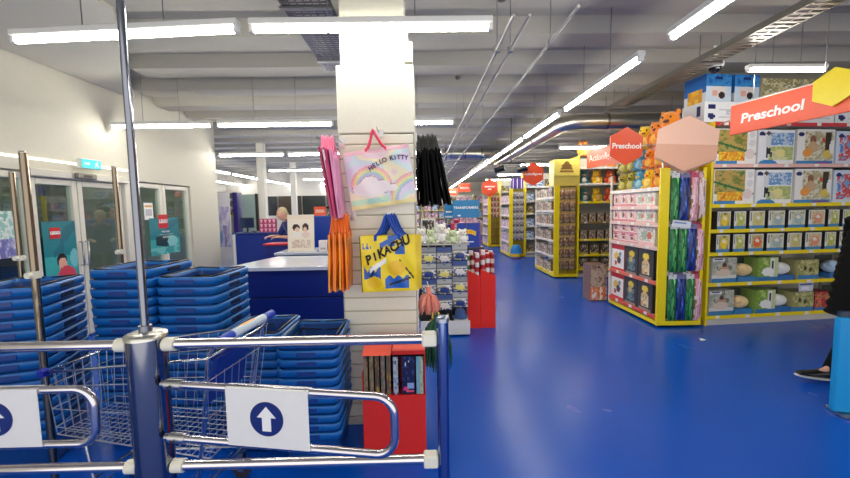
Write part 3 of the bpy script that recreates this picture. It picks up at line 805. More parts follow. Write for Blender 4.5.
# tinsel pom-poms on the pillar's right flank
def pompom(name, lab, loc, cols, L, R, n):
    r = thing(name, lab, 'pom-pom', loc)
    mb = MB(); rr = random.Random(len(name)*3+int(L*100))
    for k in range(n):
        a = rr.uniform(0, 2*PI); q = math.sqrt(rr.random()); l = L*rr.uniform(.7, 1)
        P = [(0,0,0), (R*q*.7*math.cos(a), R*q*.7*math.sin(a), -l*.22), (R*q*math.cos(a), R*q*math.sin(a), -l*.6), (R*q*1.05*math.cos(a), R*q*1.05*math.sin(a), -l)]
        mb.tube(P, [.004,.006,.006,.003], cols[k % len(cols)], 4)
    s = mb.build('strands', FILM, r); s['kind'] = 'stuff'
    mb = MB(); mb.cyl((0,0,-.03), (0,0,.05), .02, cols[0], 10); mb.tube([(0,0,.05), (-.01,0,.09), (0,.01,.05)], .003, (230,230,230), 5); mb.build('grip', PLAST, r)
pompom('tinsel_pompom', 'coral pink tinsel pom-pom low on the right side of the pillar', (.06, 2.92, .94), [(244,150,130), (250,176,156), (232,126,110)], .17, .085, 130)
pompom('tinsel_pompom', 'dark green tinsel pom-pom below the coral one at the pillar', (.115, 2.92, .74), [(14,84,60), (22,104,72), (10,62,46)], .42, .12, 190)

# ------------------------------------------------------------------ red stand with books
RED = (222,34,30)
r = thing('cardboard_display_stand', 'red cardboard floor stand with slim books in front of the pillar', 'display stand', (-.185, 2.34, 0))
mb = MB(); mb.box(-.205, .205, 0, .22, 0, .40, RED, .003); mb.build('base_box', MATTE, r)
mb = MB(); mb.box(-.205, .205, .195, .22, .40, .735, (210,30,28)); mb.box(-.205,-.199, .01,.2, .4,.55, RED); mb.box(.199,.205, .01,.2, .4,.69, RED); mb.build('back_board', MATTE, r)
mb = MB(); mb.box(-.005, .205, -.004, .2, .672, .70, (206,28,28), .002); mb.box(-.005, .205, -.006, .21, .70, .712, (246,104,84)); mb.build('header', MATTE, r)
def book(spine, side, w, h, d): 
    mb = MB(); card_box(mb, w, d, h, spine, 3, 14, side); return mb
SPN = [[(96,70,60),(120,140,90),(150,110,90),(70,60,60)], [(110,90,70),(150,130,100),(90,120,80)], [(180,150,60),(90,70,60),(130,120,90)], [(100,80,70),(140,120,110),(80,100,80)], [(170,140,60),(110,80,70),(90,110,80)]]
for k in range(5):
    mb = book(art(('n', 0,0,1,1, SPN[k], 5, k), base=(110,90,70)), (70,54,50), .026, .262, .16)
    mb.add([(-.02, -.004, .264), (.018, -.004, .264), (.018, .16, .32), (-.018, .16, .32)], [(0,1,2,3)], (244,98,78))
    o = mb.build('gift_book', PRINT, None, (-.366 + k*.037, 2.35, .401)); tag(o, f'slim red-topped patterned book spine, {ORD[k]} from left in the red stand', 'book', 'slim books in the red stand')
for k, (x, wd, pal, lab) in enumerate(((-.167, .03, [(120,150,190),(180,190,200),(60,80,130)], 'pale blue spine book left of the dark starry book in the red stand'),
        (-.085, .085, [(14,20,60),(20,30,84),(14,20,60),(60,80,150)], 'dark blue starry book facing front in the red stand'),
        (-.022, .022, [(90,170,200),(150,180,190)], 'light blue spine book right of the dark starry book in the red stand'),
        (.0, .024, [(150,150,130),(180,190,170),(120,130,110)], 'grey green spine book at the right end of the red stand'))):
    ops = [('n', 0,0,1,1, pal, 6, k+11)]
    if k == 1: ops += [('e', .3, .14, .2, .06, (220,60,110)), ('r', .45, .16, .95, .3, (140,170,220)), ('e', .6, .08, .3, .04, (230,90,120)), ('e', .3, .8, .07, .03, (220,225,240)), ('e', .7, .6, .05, .02, (220,225,240)), ('e', .55, .86, .05, .02, (200,210,240))]
    mb = MB(); card_box(mb, wd, .16, .25, art(*ops, base=pal[0]), 12 if k == 1 else 3, 20, (60,60,80))
    o = mb.build('gift_book', PRINT, None, (x-.006, 2.355, .401)); tag(o, lab, 'book', 'slim books in the red stand')
# ------------------------------------------------------------------ checkouts at the back left
CB = (12,34,120); CT = (196,204,222)
def slab(mb, poly, z0, z1, col):
    n = len(poly); vs = [(x, y, z0) for x, y in poly] + [(x, y, z1) for x, y in poly]
    mb.add(vs, [tuple(range(n))[::-1], tuple(range(n, 2*n))] + [(i, (i+1) % n, n+(i+1) % n, n+i) for i in range(n)], col)
r = thing('checkout_counter', 'dark blue checkout counter with pale grey top behind the basket stacks', 'counter', (-1.15, 4.19, 0))
mb = MB(); mb.box(-.82, .66, .06, .8, .62, .93, CB, .004); mb.box(-.82, .66, .06, .8, .02, .605, CB, .004); mb.box(-.80, .64, .07, .78, .0, .92, (6,16,60)); mb.build('body', PLAST, r)
mb = MB(); slab(mb, [(-1.1,0),(.7,0),(.7,.36),(.1,.36),(.22,1.05),(-.84,1.05)], .935, .972, CT); mb.build('worktop', GLOSS, r)
mb = MB(); mb.cyl((-.98,.1,0), (-.98,.1,.935), .025, (180,184,190), 12); mb.cyl((-.74,.98,0), (-.74,.98,.935), .025, (180,184,190), 12); mb.cyl((.1,.98,0), (.1,.98,.935), .025, (180,184,190), 12); mb.build('leg', STEEL, r)
r = thing('checkout_counter', 'second blue checkout counter with pale top carrying the cream poster', 'counter', (-1.45, 5.4, 0))
mb = MB(); mb.box(-.6, .7, .05, .7, 0, .96, CB, .005); mb.build('body', PLAST, r)
mb = MB(); mb.box(-.66, .75, 0, .75, .965, 1.0, CT, .004); mb.build('worktop', GLOSS, r)
r = thing('checkout_counter', 'dark blue desk with red edge where the cashier works', 'counter', (-2.35, 6.4, 0))
mb = MB(); mb.box(-.3, .3, .03, .33, 0, 1.02, CB, .004); mb.build('body', PLAST, r)
mb = MB(); mb.box(-.33, .33, 0, .36, 1.02, 1.05, (196,24,50), .006); mb.build('red_edge', PLAST, r)
r = thing('checkout_counter', 'long blue far counter with white left end under the monitor', 'counter', (-3.3, 8.0, 0))
mb = MB(); mb.box(-.62, .6, 0, .6, 0, 1.12, (20,48,140), .004); mb.build('body', PLAST, r)
mb = MB(); mb.box(-.68, -.62, -.01, .62, 0, 1.13, (228,228,226), .004); mb.build('end_panel', PLAST, r)
mb = MB(); mb.box(-.68, .62, -.02, .62, 1.13, 1.155, (50,70,140), .004); mb.build('worktop', PLAST, r)
r = thing('checkout_partition', 'royal blue partition panel behind the cream poster', 'partition', (-1.95, 8.3, 0))
mb = MB(); mb.box(-.45, .5, 0, .08, 0, 1.46, (16,60,160), .006); mb.build('panel', PLAST, r)
mb = MB(); mb.box(-.46, .51, -.01, .09, 1.46, 1.49, (70,110,190), .004); mb.build('top_edge', PLAST, r)
# poster on the second counter
r = thing('counter_poster', 'cream counter poster with two dark-haired children on the second counter', 'poster', (-1.74, 5.48, 1.0))
mb = MB(); mb.panel((-.19, 0, .01), (.38, 0, 0), (0, .03, .53), 30, 40, art(('r',0,.9,1,1,(246,228,206)), ('e',.32,.66,.14,.1,(50,36,34)), ('e',.36,.6,.08,.07,(236,196,170)), ('e',.68,.66,.13,.11,(56,40,36)), ('e',.66,.6,.07,.07,(238,200,176)), ('e',.35,.46,.15,.08,(246,238,232)), ('e',.68,.46,.15,.08,(240,214,204)), ('n',.15,.1,.85,.32,[(246,232,214),(220,196,176),(250,240,226)],8,3), base=(248,236,216))); mb.build('sheet', PRINT, r)
mb = MB(); mb.box(-.2, .2, .0, .09, 0, .012, (225,225,225), .003); mb.add([(-.195,.004,.006),(.195,.004,.006),(.195,.036,.546),(-.195,.036,.546)], [(0,1,2,3)], (225,222,215)); mb.build('stand', PLAST, r)
for k, (x, y, w_, h_, c, lab) in enumerate(((-1.44, 5.55, .12, .16, (236,226,226), 'white gift box left in the row on the second counter'), (-1.32, 5.58, .1, .2, (206,170,206), 'lilac gift box on the second counter'), (-1.20, 5.56, .1, .13, (240,232,236), 'small white gift box beside the lilac one on the counter'))):
    mb = MB(); card_box(mb, w_, .1, h_, art(('r',.1,.1,.9,.35,tuple(int(t*.8) for t in c)), base=c), 6, 6, c); o = mb.build('gift_box', PRINT, None, (x, y, 1.0)); tag(o, lab, 'box')
r = thing('orange_box', 'bright orange open box standing on the blue partition', 'box', (-2.2, 8.34, 1.49))
r.name = 'display_box'
mb = MB(); card_box(mb, .26, .07, .2, art(('r',.1,.4,.9,.6,(250,190,170)), base=(240,90,50)), 8, 6, (220,80,44)); mb.build('carton', PRINT, r)
r = thing('dome_lamp', 'small black dome lamp standing on the blue partition', 'lamp', (-1.93, 8.34, 1.49))
mb = MB(); mb.cyl((0,0,0), (0,0,.012), .035, BLACK, 14); mb.cyl((0,0,.01), (0,0,.2), .014, BLACK, 10); mb.build('stem', PLAST, r)
mb = MB(); mb.lathe([(.12,.16),(.13,.19),(.11,.25),(.06,.29),(0,.3)], BLACK, 18); mb.build('lamp_shade', PLAST, r)
# pink boxes on the far counter
mbx = MB(); card_box(mbx, .085, .06, .095, art(('r',.15,.5,.85,.85,(250,190,210)), ('e',.5,.3,.25,.16,(240,230,235)), base=(206,70,120)), 6, 6, (190,50,104)); o = mbx.build('pink_box', PRINT); tag(o, 'x', 'box')
PB = Kind(o)
for i in range(4):
    for j in range(3):
        PB.put((-3.42 + i*.09, 8.15, 1.156 + j*.097), 0, f'pink carton on the far counter, column {ORD[i]} from left, {["bottom","middle","top"][j]} layer', 'pink cartons on the far counter')
r = thing('till_monitor', 'black till monitor on the far blue counter', 'monitor', (-3.75, 8.2, 1.155))
mb = MB(); mb.box(-.15, .15, -.02, .02, .1, .32, BLACK, .008); mb.build('screen_body', PLAST, r)
mb = MB(); mb.box(-.135, .135, -.0215, -.02, .115, .305, (20,34,80)); mb.build('display', GLOSS, r)
mb = MB(); mb.box(-.08, .08, -.05, .06, 0, .012, BLACK, .003); mb.box(-.015, .015, -.0, .03, .012, .15, BLACK); mb.build('stand', PLAST, r)
r = thing('card_terminal', 'small grey payment terminal beside the pink cartons', 'terminal', (-3.55, 8.12, 1.155))
mb = MB(); mb.box(-.035, .035, -.06, .06, .0, .05, (90,90,96), .01); mb.build('body', PLAST, r)
mb = MB(); mb.box(-.028, .028, -.05, 0, .05, .053, (200,205,210)); mb.build('keypad', PLAST, r)
# small wall shelf, mirror, columns and dark windows in the far left corner
r = thing('wall_shelf', 'pale wall shelving with yellow strip in the far left corner', 'shelf', (-5.2, 9.9, 0))
mb = MB(); mb.box(-.35, .35, .3, .33, 0, 2.15, (214,210,200)); mb.build('back_panel', PLAST, r)
for z in (.9, 1.5, 1.72, 1.93): 
    mb = MB(); mb.box(-.35, .35, 0, .3, z, z+.02, (230,228,220)); mb.box(-.35, .35, -.01, 0, z-.005, z+.03, (240,224,60) if z == 1.5 else (235,235,230)); mb.build('shelf_board', PLAST, r)
mbx = MB(); card_box(mbx, .09, .09, .14, art(('n',0,0,1,1,[(190,180,150),(90,86,80),(220,214,200)],4,5)), 5, 6, (170,165,150)); o = mbx.build('boxed_toy', PRINT); tag(o, 'x', 'box'); K = Kind(o)
for j, z in enumerate((1.521, 1.741, 1.951)):
    for i in range(6): K.put((-5.48 + i*.112, 9.95, z), 0, f'small beige box on the far corner shelf, {ORD[i]} from left, {["lower","middle","top"][j]} board', 'boxes on the far corner shelf')
for k, (x, c) in enumerate(((-5.42, (226,222,214)), (-5.2, (60,58,56)), (-5.02, (210,206,196)))):
    r = thing('hanging_bag', f'{["white","dark grey","cream"][k]} cloth bag hanging under the far corner shelf', 'bag', (x, 9.82, 1.45))
    mb = MB(); mb.loft([rounded(.14,.05,.02,-.45), rounded(.17,.07,.03,-.35), rounded(.14,.05,.02,-.1), rounded(.05,.03,.012,-.04)], c); mb.build('bag_body', FABR, r)
    mb = MB(); mb.tube([(-.02,0,-.05),(-.01,0,.0),(.01,0,.0),(.02,0,-.05)], .004, c, 5); mb.build('handle', FABR, r)
mb = MB(); mb.box(-.06, .06, 0, .3, 0, 2.1, (44,34,120), .01); o = mb.build('divider_panel', PLAST, None, (-4.72, 9.7, 0)); tag(o, 'dark violet divider panel right of the far corner shelf', 'panel')
r = thing('standing_mirror', 'pale grey-green standing mirror panel with dark right edge', 'mirror', (-4.42, 9.85, 0))
mb = MB(); mb.box(-.2, .16, 0, .03, .9, 2.05, (150,172,166)); mb.build('mirror_face', GLOSS, r)
mb = MB(); mb.box(.16, .22, -.02, .05, 0, 2.07, (24,28,26), .005); mb.box(-.22, .16, 0, .05, 0, .9, (30,34,60), .005); mb.build('frame', PLAST, r)
for x, y, nm in ((-4.12, 10.0, 2), (-4.62, 14.0, 3)):
    mb = MB(); mb.box(x-.09, x+.09, y-.09, y+.09, 0, ZC-.01, (232,228,214), .008); o = mb.build('column', MATTE); struct(o, 'slim white column near the far checkout')
mb = MB(); frame_ = mb.box(-8.9, -3.2, 17.6, 17.7, 0, 1.4, (210,206,196)); mb.box(-8.9, -3.2, 17.6, 17.7, 2.3, ZC, (212,208,198)); o = mb.build('wall_far_windows', MATTE); struct(o)
mb = MB()
for k in range(5): mb.box(-8.8+k*1.12, -7.74+k*1.12, 17.63, 17.67, 1.4, 2.3, [(56,62,62), (30,36,44), (70,60,48), (40,48,46), (86,92,90)][k])
o = mb.build('window_4', GLOSS); struct(o, 'row of dark windows behind the far checkout')
# ------------------------------------------------------------------ people
def bake_body(chains, head_c, head_pitch, name, parent, vox=.009):
    """chains: list of [(pos, radius), ...]; first chain starts at the pelvis"""
    vs = []; es = []; rd = []; idx = {}
    for ch in chains:
        prev = None
        for p, q in ch:
            key = tuple(round(t, 4) for t in p)
            if key not in idx: idx[key] = len(vs); vs.append(p); rd.append(q)
            i = idx[key]
            if prev is not None and prev != i: es.append((prev, i))
            prev = i
    me = bpy.data.meshes.new('sk'); me.from_pydata(vs, es, []); ob = bpy.data.objects.new('sk', me); C.objects.link(ob)
    ob.modifiers.new('skin', 'SKIN')
    sv = me.skin_vertices[0].data
    for i, q in enumerate(rd):
        sv[i].radius = q if isinstance(q, tuple) else (q, q); sv[i].use_root = (i == 0)
    s2 = ob.modifiers.new('ss', 'SUBSURF'); s2.levels = 2; s2.render_levels = 2
    bpy.context.view_layer.update()
    m1 = bpy.data.meshes.new_from_object(ob.evaluated_get(bpy.context.evaluated_depsgraph_get())); bpy.data.objects.remove(ob)
    mb = MB(); mb.add([tuple(v.co) for v in m1.vertices], [tuple(p.vertices) for p in m1.polygons], (216,164,138), True)
    R = Matrix.Rotation(head_pitch, 3, 'X'); hc = Vector(head_c)
    def H(x, y, z): return hc + R @ Vector((x, y, z))
    mb.ell(hc, (.076,.098,.108), (216,164,138), 20, 14, R); mb.ell(H(0,-.03,-.06), (.056,.062,.062), (216,164,138), 16, 10, R)
    mb.ell(H(0,-.104,-.018), (.014,.02,.024), (216,164,138), 10, 8, R); mb.ell(H(0,-.09,-.068), (.026,.01,.009), (216,164,138), 10, 6, R)
    for s in (-1, 1): mb.ell(H(s*.077,.008,-.01), (.012,.022,.034), (216,164,138), 10, 8, R)
    for s in (-1, 1): mb.ell(H(s*.032,-.088,.018), (.02,.012,.008), (216,164,138), 10, 6, R)
    me = mb.mesh('tmp'); ob = bpy.data.objects.new('tmp', me); C.objects.link(ob)
    rm = ob.modifiers.new('r', 'REMESH'); rm.mode = 'VOXEL'; rm.voxel_size = vox
    sm = ob.modifiers.new('s', 'SMOOTH'); sm.iterations = 3; sm.factor = .5
    bpy.context.view_layer.update()
    m2 = bpy.data.meshes.new_from_object(ob.evaluated_get(bpy.context.evaluated_depsgraph_get())); bpy.data.objects.remove(ob)
    mb = MB(); mb.add([tuple(v.co) for v in m2.vertices], [tuple(p.vertices) for p in m2.polygons], (216,164,138), True)
    o = mb.build(name, SKIN, parent)
    for s in (-1, 1):
        mb = MB(); mb.ell(H(s*.031,-.089,.006), (.014,.009,.009), (240,238,234), 10, 6, R); mb.ell(H(s*.031,-.0965,.006), (.006,.003,.006), (40,30,24), 8, 6, R); mb.build('eye', GLOSS, parent)
    return H, R, hc
def hand(wr, d, up, s):
    """finger chains from the wrist; d = pointing direction, up = back-of-hand normal"""
    wr = Vector(wr); d = Vector(d).normalized(); up = Vector(up).normalized(); side = d.cross(up).normalized()
    palm = wr + d*.075; out = [[(tuple(wr), .026), (tuple(wr+d*.04), (.034,.018)), (tuple(palm), (.038,.016))]]
    for k, L in enumerate((.066,.076,.07,.055)):
        o = side*((k-1.5)*.0205); b = palm + o*.75
        p1 = palm + o + d*.025; p2 = p1 + (d*.9 - up*.35).normalized()*L*.5; p3 = p2 + (d*.55 - up*.8).normalized()*L*.5
        out.append([(tuple(palm), (.038,.016)), (tuple(p1), .0095), (tuple(p2), .0085), (tuple(p3), .0075)])
    t0 = wr + d*.03; t1 = t0 - side*s*.038 + d*.02; t2 = t1 - side*s*.012 + d*.035 - up*.01
    out.append([(tuple(wr+d*.04), (.034,.018)), (tuple(t1), .0115), (tuple(t2), .009)])
    return out
def oval(c, rx, ry, n=20, tilt=None):
    return [Vector(c) + Vector((rx*math.cos(2*PI*k/n), ry*math.sin(2*PI*k/n), 0)) for k in range(n)]
def sleeve(P, radii, col, quilt=0, n=14, steps=8):
    Q = []; R_ = []
    for i in range(len(P)-1):
        a, b = Vector(P[i]), Vector(P[i+1])
        for t in range(steps):
            f = t/steps; Q.append(a.lerp(b, f)); R_.append(radii[i]*(1-f)+radii[i+1]*f)
    Q.append(Vector(P[-1])); R_.append(radii[-1])
    if quilt: R_ = [q*(1 + quilt*(1 if i % 2 == 0 else -1)) for i, q in enumerate(R_)]
    return MB().tube(Q, R_, col, n)
def shoe(mb_parent, heel, toe, w_, col, sole):
    h, t = Vector(heel), Vector(toe); d = t-h; L = d.length; d.normalize(); side = Vector((-d.y, d.x, 0)).normalized(); up = side.cross(d)*-1
    if up.z < 0: up = -up
    def loop(f, hw, z0, z1): 
        c = h + d*L*f; return [c + side*(hw*math.cos(2*PI*k/12)) + up*(z0 + (z1-z0)*(.5+.5*math.sin(2*PI*k/12))) for k in range(12)]
    mb = MB(); mb.loft([loop(0,.6*w_,.02,.06), loop(.06,.8*w_,.018,.10), loop(.25,.85*w_,.018,.115), loop(.45,.9*w_,.018,.09), loop(.7,w_,.018,.065), loop(.92,.8*w_,.018,.05), loop(1,.4*w_,.02,.035)], col); s = mb.build('shoe', PLAST, mb_parent)
    mb = MB(); mb.loft([loop(-.01,.6*w_,0,.022), loop(.06,.86*w_,0,.024), loop(.3,.9*w_,0,.022), loop(.7,1.05*w_,0,.022), loop(.93,.85*w_,.0,.024), loop(1.01,.45*w_,.006,.026)], sole); mb.build('sole', PLAST, s)
# shopper at the right edge, walking to the left
r = thing('person', 'person in long black quilted coat walking left at the right picture edge', 'person', (4.17, 3.30, 0), -PI/2)
Lh, Lk, La = (.1,0,.92), (.1,-.29,.53), (.1,-.52,.12)
Rh, Rk, Ra = (-.1,.01,.92), (-.1,.08,.5), (-.1,.34,.17)
ch = [[((0,0,.95),(.15,.11)), ((0,-.01,1.12),(.13,.095)), ((0,-.02,1.32),(.16,.11)), ((0,-.015,1.44),(.10,.075)), ((0,-.03,1.53),.052), ((0,-.05,1.6),.055)]]
for hp, k, a, toe in ((Lh, Lk, La, (.1,-.70,.05)), (Rh, Rk, Ra, (-.1,.22,.035))):
    ch.append([((0,0,.95),(.15,.11)), (hp,.09), (tuple((Vector(hp)+Vector(k))/2), .078), (k,.056), (tuple(Vector(k).lerp(Vector(a), .35)), .056), (a,.034), (toe,.024)])
Ls, Le, Lw = (.2,-.01,1.42), (.27,.02,1.14), (.26,-.10,.9)
Rs, Re, Rw = (-.2,-.01,1.42), (-.27,.04,1.14), (-.26,-.06,.9)
for s_, e_, w_ in ((Ls, Le, Lw), (Rs, Re, Rw)):
    ch.append([((0,-.015,1.44),(.10,.075)), (s_,.055), (tuple((Vector(s_)+Vector(e_))/2), .047), (e_,.039), (tuple(Vector(e_).lerp(Vector(w_), .4)), .037), (w_,.026)])
ch += hand(Lw, (0,-.4,-.9), (.95,-.1,.1), 1) + hand(Rw, (0,-.3,-.95), (-.95,-.1,.1), -1)
Hh, HR, hc = bake_body(ch, (0,-.07,1.68), 0.08, 'body', r)
mb = MB(); mb.ell(Hh(0,.022,.028), (.088,.1,.1), (34,26,22), 18, 12, HR); mb.ell(Hh(0,.06,-.05), (.075,.05,.08), (34,26,22), 14, 10, HR); mb.build('hair', FABR, r)
CO = (9,10,12); loops = []; zz = .57; i = 0
while zz <= 1.47:
    t = (zz-.57)/.9; rx = .25 - .03*t if t < .8 else .226 - (t-.8)*.45; ry = .27 - .09*t if t < .85 else .193 - (t-.85)*.5
    q = 1 + .045*(1 if i % 2 == 0 else -1)
    loops.append(oval((0, -.11+.10*t, zz), rx*q, ry*q)); zz += .042; i += 1
loops += [oval((0,-.02,1.5), .08, .075), oval((0,-.03,1.56), .075, .072)]
mb = MB(); mb.loft(loops, CO, True, False); mb.build('coat', DARKM, r)
for s_, e_, w_ in ((Ls, Le, Lw), (Rs, Re, Rw)): sleeve([tuple(Vector(s_)+Vector((-s_[0]*.3,0,.0))), s_, e_, w_], [.09,.09,.078,.056], CO, .05).build('sleeve', DARKM, r)
for hp, k, a in ((Lh, Lk, La), (Rh, Rk, Ra)): sleeve([hp, k, tuple(Vector(a)+Vector((0,.0,-.075)))], [.105,.082,.068], (8,8,9)).build('trouser_leg', DARKM, r)
shoe(r, (.1,-.46,.0), (.085,-.81,.05), .05, (14,14,16), (236,236,232)); shoe(r, (-.1,.36,.09), (-.1,.13,.0), .048, (14,14,16), (236,236,232))
# cashier
r = thing('person', 'cashier in dark blue top with fair hair bending over the far till', 'person', (-2.43, 7.6, 0), -.75)
ch = [[((0,0,.93),(.15,.11)), ((0,-.06,1.1),(.13,.1)), ((0,-.18,1.28),(.15,.11)), ((0,-.23,1.37),(.1,.075)), ((0,-.28,1.44),.05), ((0,-.31,1.48),.052)]]
for s in (-1, 1):
    ch.append([((0,0,.93),(.15,.11)), ((s*.1,0,.9),.09), ((s*.1,.0,.7),.078), ((s*.1,-.02,.5),.056), ((s*.1,0,.35),.054), ((s*.1,.03,.09),.035), ((s*.1,-.13,.04),.034)])
    ch.append([((0,-.23,1.37),(.1,.075)), ((s*.18,-.2,1.34),.054), ((s*.22,-.26,1.2),.046), ((s*.23,-.32,1.1),.038), ((s*.2,-.42,1.11),.036), ((s*.16,-.52,1.12),.025)])
    ch += hand((s*.16,-.52,1.12), (-s*.25,-1,-.1), (0,-.1,1), s)
Hh, HR, hc = bake_body(ch, (0,-.36,1.55), .45, 'body', r, .011)
mb = MB(); mb.ell(Hh(0,.026,.034), (.088,.096,.092), (196,176,140), 18, 12, HR); mb.ell(Hh(0,.07,-.04), (.078,.045,.08), (190,170,132), 14, 10, HR); mb.build('hair', FABR, r)
TB = (24,40,110)
mb = MB(); mb.loft([oval((0,0,.82), .185, .145), oval((0,-.01,.95), .18, .14), oval((0,-.06,1.1), .165, .13), oval((0,-.15,1.25), .20, .15), oval((0,-.2,1.34), .19, .125), oval((0,-.24,1.41), .085, .075), oval((0,-.265,1.44), .07, .065)], TB, True, False); mb.build('shirt', FABR, r)
for s in (-1, 1):
    sleeve([(s*.13,-.2,1.34), (s*.18,-.2,1.335), (s*.22,-.26,1.2), (s*.228,-.31,1.12)], [.082,.08,.066,.06], TB).build('sleeve', FABR, r)
    sleeve([(s*.1,0,.88), (s*.1,-.02,.5), (s*.1,.03,.06)], [.105,.078,.066], (26,28,36)).build('trouser_leg', FABR, r)
    shoe(r, (s*.1,.07,0), (s*.105,-.19,0), .046, (24,24,26), (60,60,60))
# ------------------------------------------------------------------ product kinds
OVAL = (22,34,96); LB = (60,140,204)
def logo(x, y, s=1.0): return [('e', x, y, .05*s, .035*s, OVAL)]
A_FLOWER = art(('n', .03,.3,.78,.96, [(120,130,60),(150,150,70),(206,160,90),(170,170,90),(96,120,60)], 5, 1), ('n', .08,.12,.72,.36, [(246,204,40),(240,150,40),(250,220,60),(230,110,40)], 7, 2), ('l', .35,1,.62,.68,(40,110,60)), ('e', .85,.3,.12,.14,(236,220,214)), ('e',.9,.6,.08,.1,(226,226,224)), ('e',.9,.84,.07,.09,(226,226,224)), ('r',.02,0,.55,.1,LB), base=(246,244,240))
A_TABLE = art(('n', .3,.56,.98,.92, [(150,190,226),(206,220,230),(100,150,206),(226,230,234)], 6, 4), ('n', .3,.14,.98,.54, [(196,200,130),(170,190,120),(226,222,160),(206,206,170)], 5, 5), ('e',.27,.9,.06,.06,(90,70,60)), ('r',.2,.5,.33,.84,(222,226,228)), ('l', 1,-.4,.06,.12,(0,0,0)) if False else ('r',.22,.2,.28,.5,(30,34,46)), ('r',.28,.3,.34,.48,(30,34,46)), ('r',.33,.22,.38,.36,(30,34,46)), ('e',.28,.02,.26,.13,LB), ('e',.62,.34,.14,.12,(236,226,150)), *logo(.1,.88,1.7), base=(244,245,246))
A_CHILD = art(('n', .2,.12,.98,.94, [(206,196,170),(180,170,130),(226,220,196),(160,150,100)], 5, 7), ('e',.42,.72,.09,.11,(140,96,70)), ('e',.42,.5,.13,.16,(206,170,130)), ('e',.28,.34,.12,.12,(240,160,70)), ('r',.74,.3,.92,.92,(60,50,40)), ('e',.82,.3,.11,.12,(226,200,90)), ('e',.7,.7,.05,.05,(220,60,40)), ('e',.94,.5,.07,.2,(240,240,238)), ('r',0,0,.98,.1,LB), ('r',.5,0,.9,.07,(120,90,160)), *logo(.1,.86,1.7), base=(242,240,234))
A_BLUE = art(('n', .1,.1,.95,.9, [(120,170,220),(220,60,50),(200,214,236),(90,130,200)], 4, 9), *logo(.15,.85,1.7), base=(214,226,240))
def A_SMALL(pal, seed, body): return art(('n', .2,.2,.95,.92, pal, 4, seed), ('e', .58,.55,.26,.28, body), ('e', .58,.62,.12,.12, (240,236,220)), ('r',0,.0,1,.17,(70,140,196)), ('r',0,.2,.16,1,(232,232,226)), ('r',.04,.5,.12,.9,(120,120,120)), base=(226,224,210))
A_BABY = art(('n', .0,.34,1,1, [(150,160,140),(190,190,170),(206,200,184),(120,130,110)], 4, 12), ('e',.5,.55,.16,.2,(206,160,130)), ('e',.5,.72,.1,.09,(90,60,44)), ('e',.46,.4,.3,.14,(226,206,186)), ('r',0,0,1,.2,(60,130,186)), ('r',.03,.86,.5,.97,(240,240,240)), ('r',.08,.89,.42,.94,(40,60,120)), base=(226,224,214))
A_GREEN = art(('n', .0,.2,.6,1, [(150,190,70),(120,160,60),(190,206,120)], 4, 14), ('r',.62,.2,.8,.95,(240,240,238)), ('r',.66,.3,.76,.85,(40,40,50)), ('e',.5,.4,.3,.18,(246,246,240)), ('r',0,0,1,.2,(50,120,186)), base=(206,216,160))
A_OLIVE = art(('n', .0,.2,1,1, [(170,170,110),(206,200,140),(140,140,80),(190,186,120)], 5, 16), ('e',.35,.6,.08,.1,(60,60,40)), ('e',.6,.5,.08,.1,(70,66,44)), ('r',0,0,1,.2,(60,130,190)), base=(200,196,140))
A_RED = art(('n', .0,.2,1,1, [(206,70,60),(150,60,60),(230,120,90),(120,130,60)], 4, 18), ('r',0,0,1,.18,(60,120,190)), base=(200,80,70))
def cart(name, w_, d, h, A, nx, nz, side, lab='x', side_art=None, flap=None):
    mb = MB(); card_box(mb, w_, d, h, A, nx, nz, side, None, side_art)
    o = mb.build(name, PRINT); tag(o, lab, 'box'); return Kind(o)
# ------------------------------------------------------------------ shelving builders
YP = (248,222,10); PINKS = (240,206,196)
def gondola(name, lab, loc, rz, L, Hh_, D, boards, strip_cols, board_col=(232,230,224), base_h=.1, back=(210,206,196), ends=YP):
    """shelf run along local +X, front at y=0"""
    r = thing(name, lab, 'shelving', loc, rz)
    mb = MB(); mb.box(0, L, D-.03, D, 0, Hh_, back); mb.build('back_panel', PLAST, r)
    mb = MB(); mb.box(0, L, .01, D-.03, 0, base_h-.02, (206,200,190)); mb.build('plinth', PLAST, r)
    for z, sc_ in zip(boards, strip_cols):
        mb = MB(); mb.box(.02, L-.02, .012, D-.03, z-.022, z, board_col); b = mb.build('shelf_board', PLAST, r)
        mb = MB(); mb.box(.02, L-.02, 0, .012, z-.036, z+.012, sc_, .003)
        n = max(2, int(L/.42))
        for k in range(n): mb.box(.15+k*L/n, .21+k*L/n, -.002, 0, z-.03, z+.008, (246,246,240))
        mb.build('price_strip', PLAST, b)
    n = max(1, round(L/1.3))
    for k in range(n+1):
        x = .0 + (L-.03)*k/n
        mb = MB(); mb.box(x, x+.03, D-.06 if 0 < k < n else .0, D-.03, 0, Hh_, ends if k == 0 else (200,196,186), .003); mb.build('upright', PLAST, r)
    return r
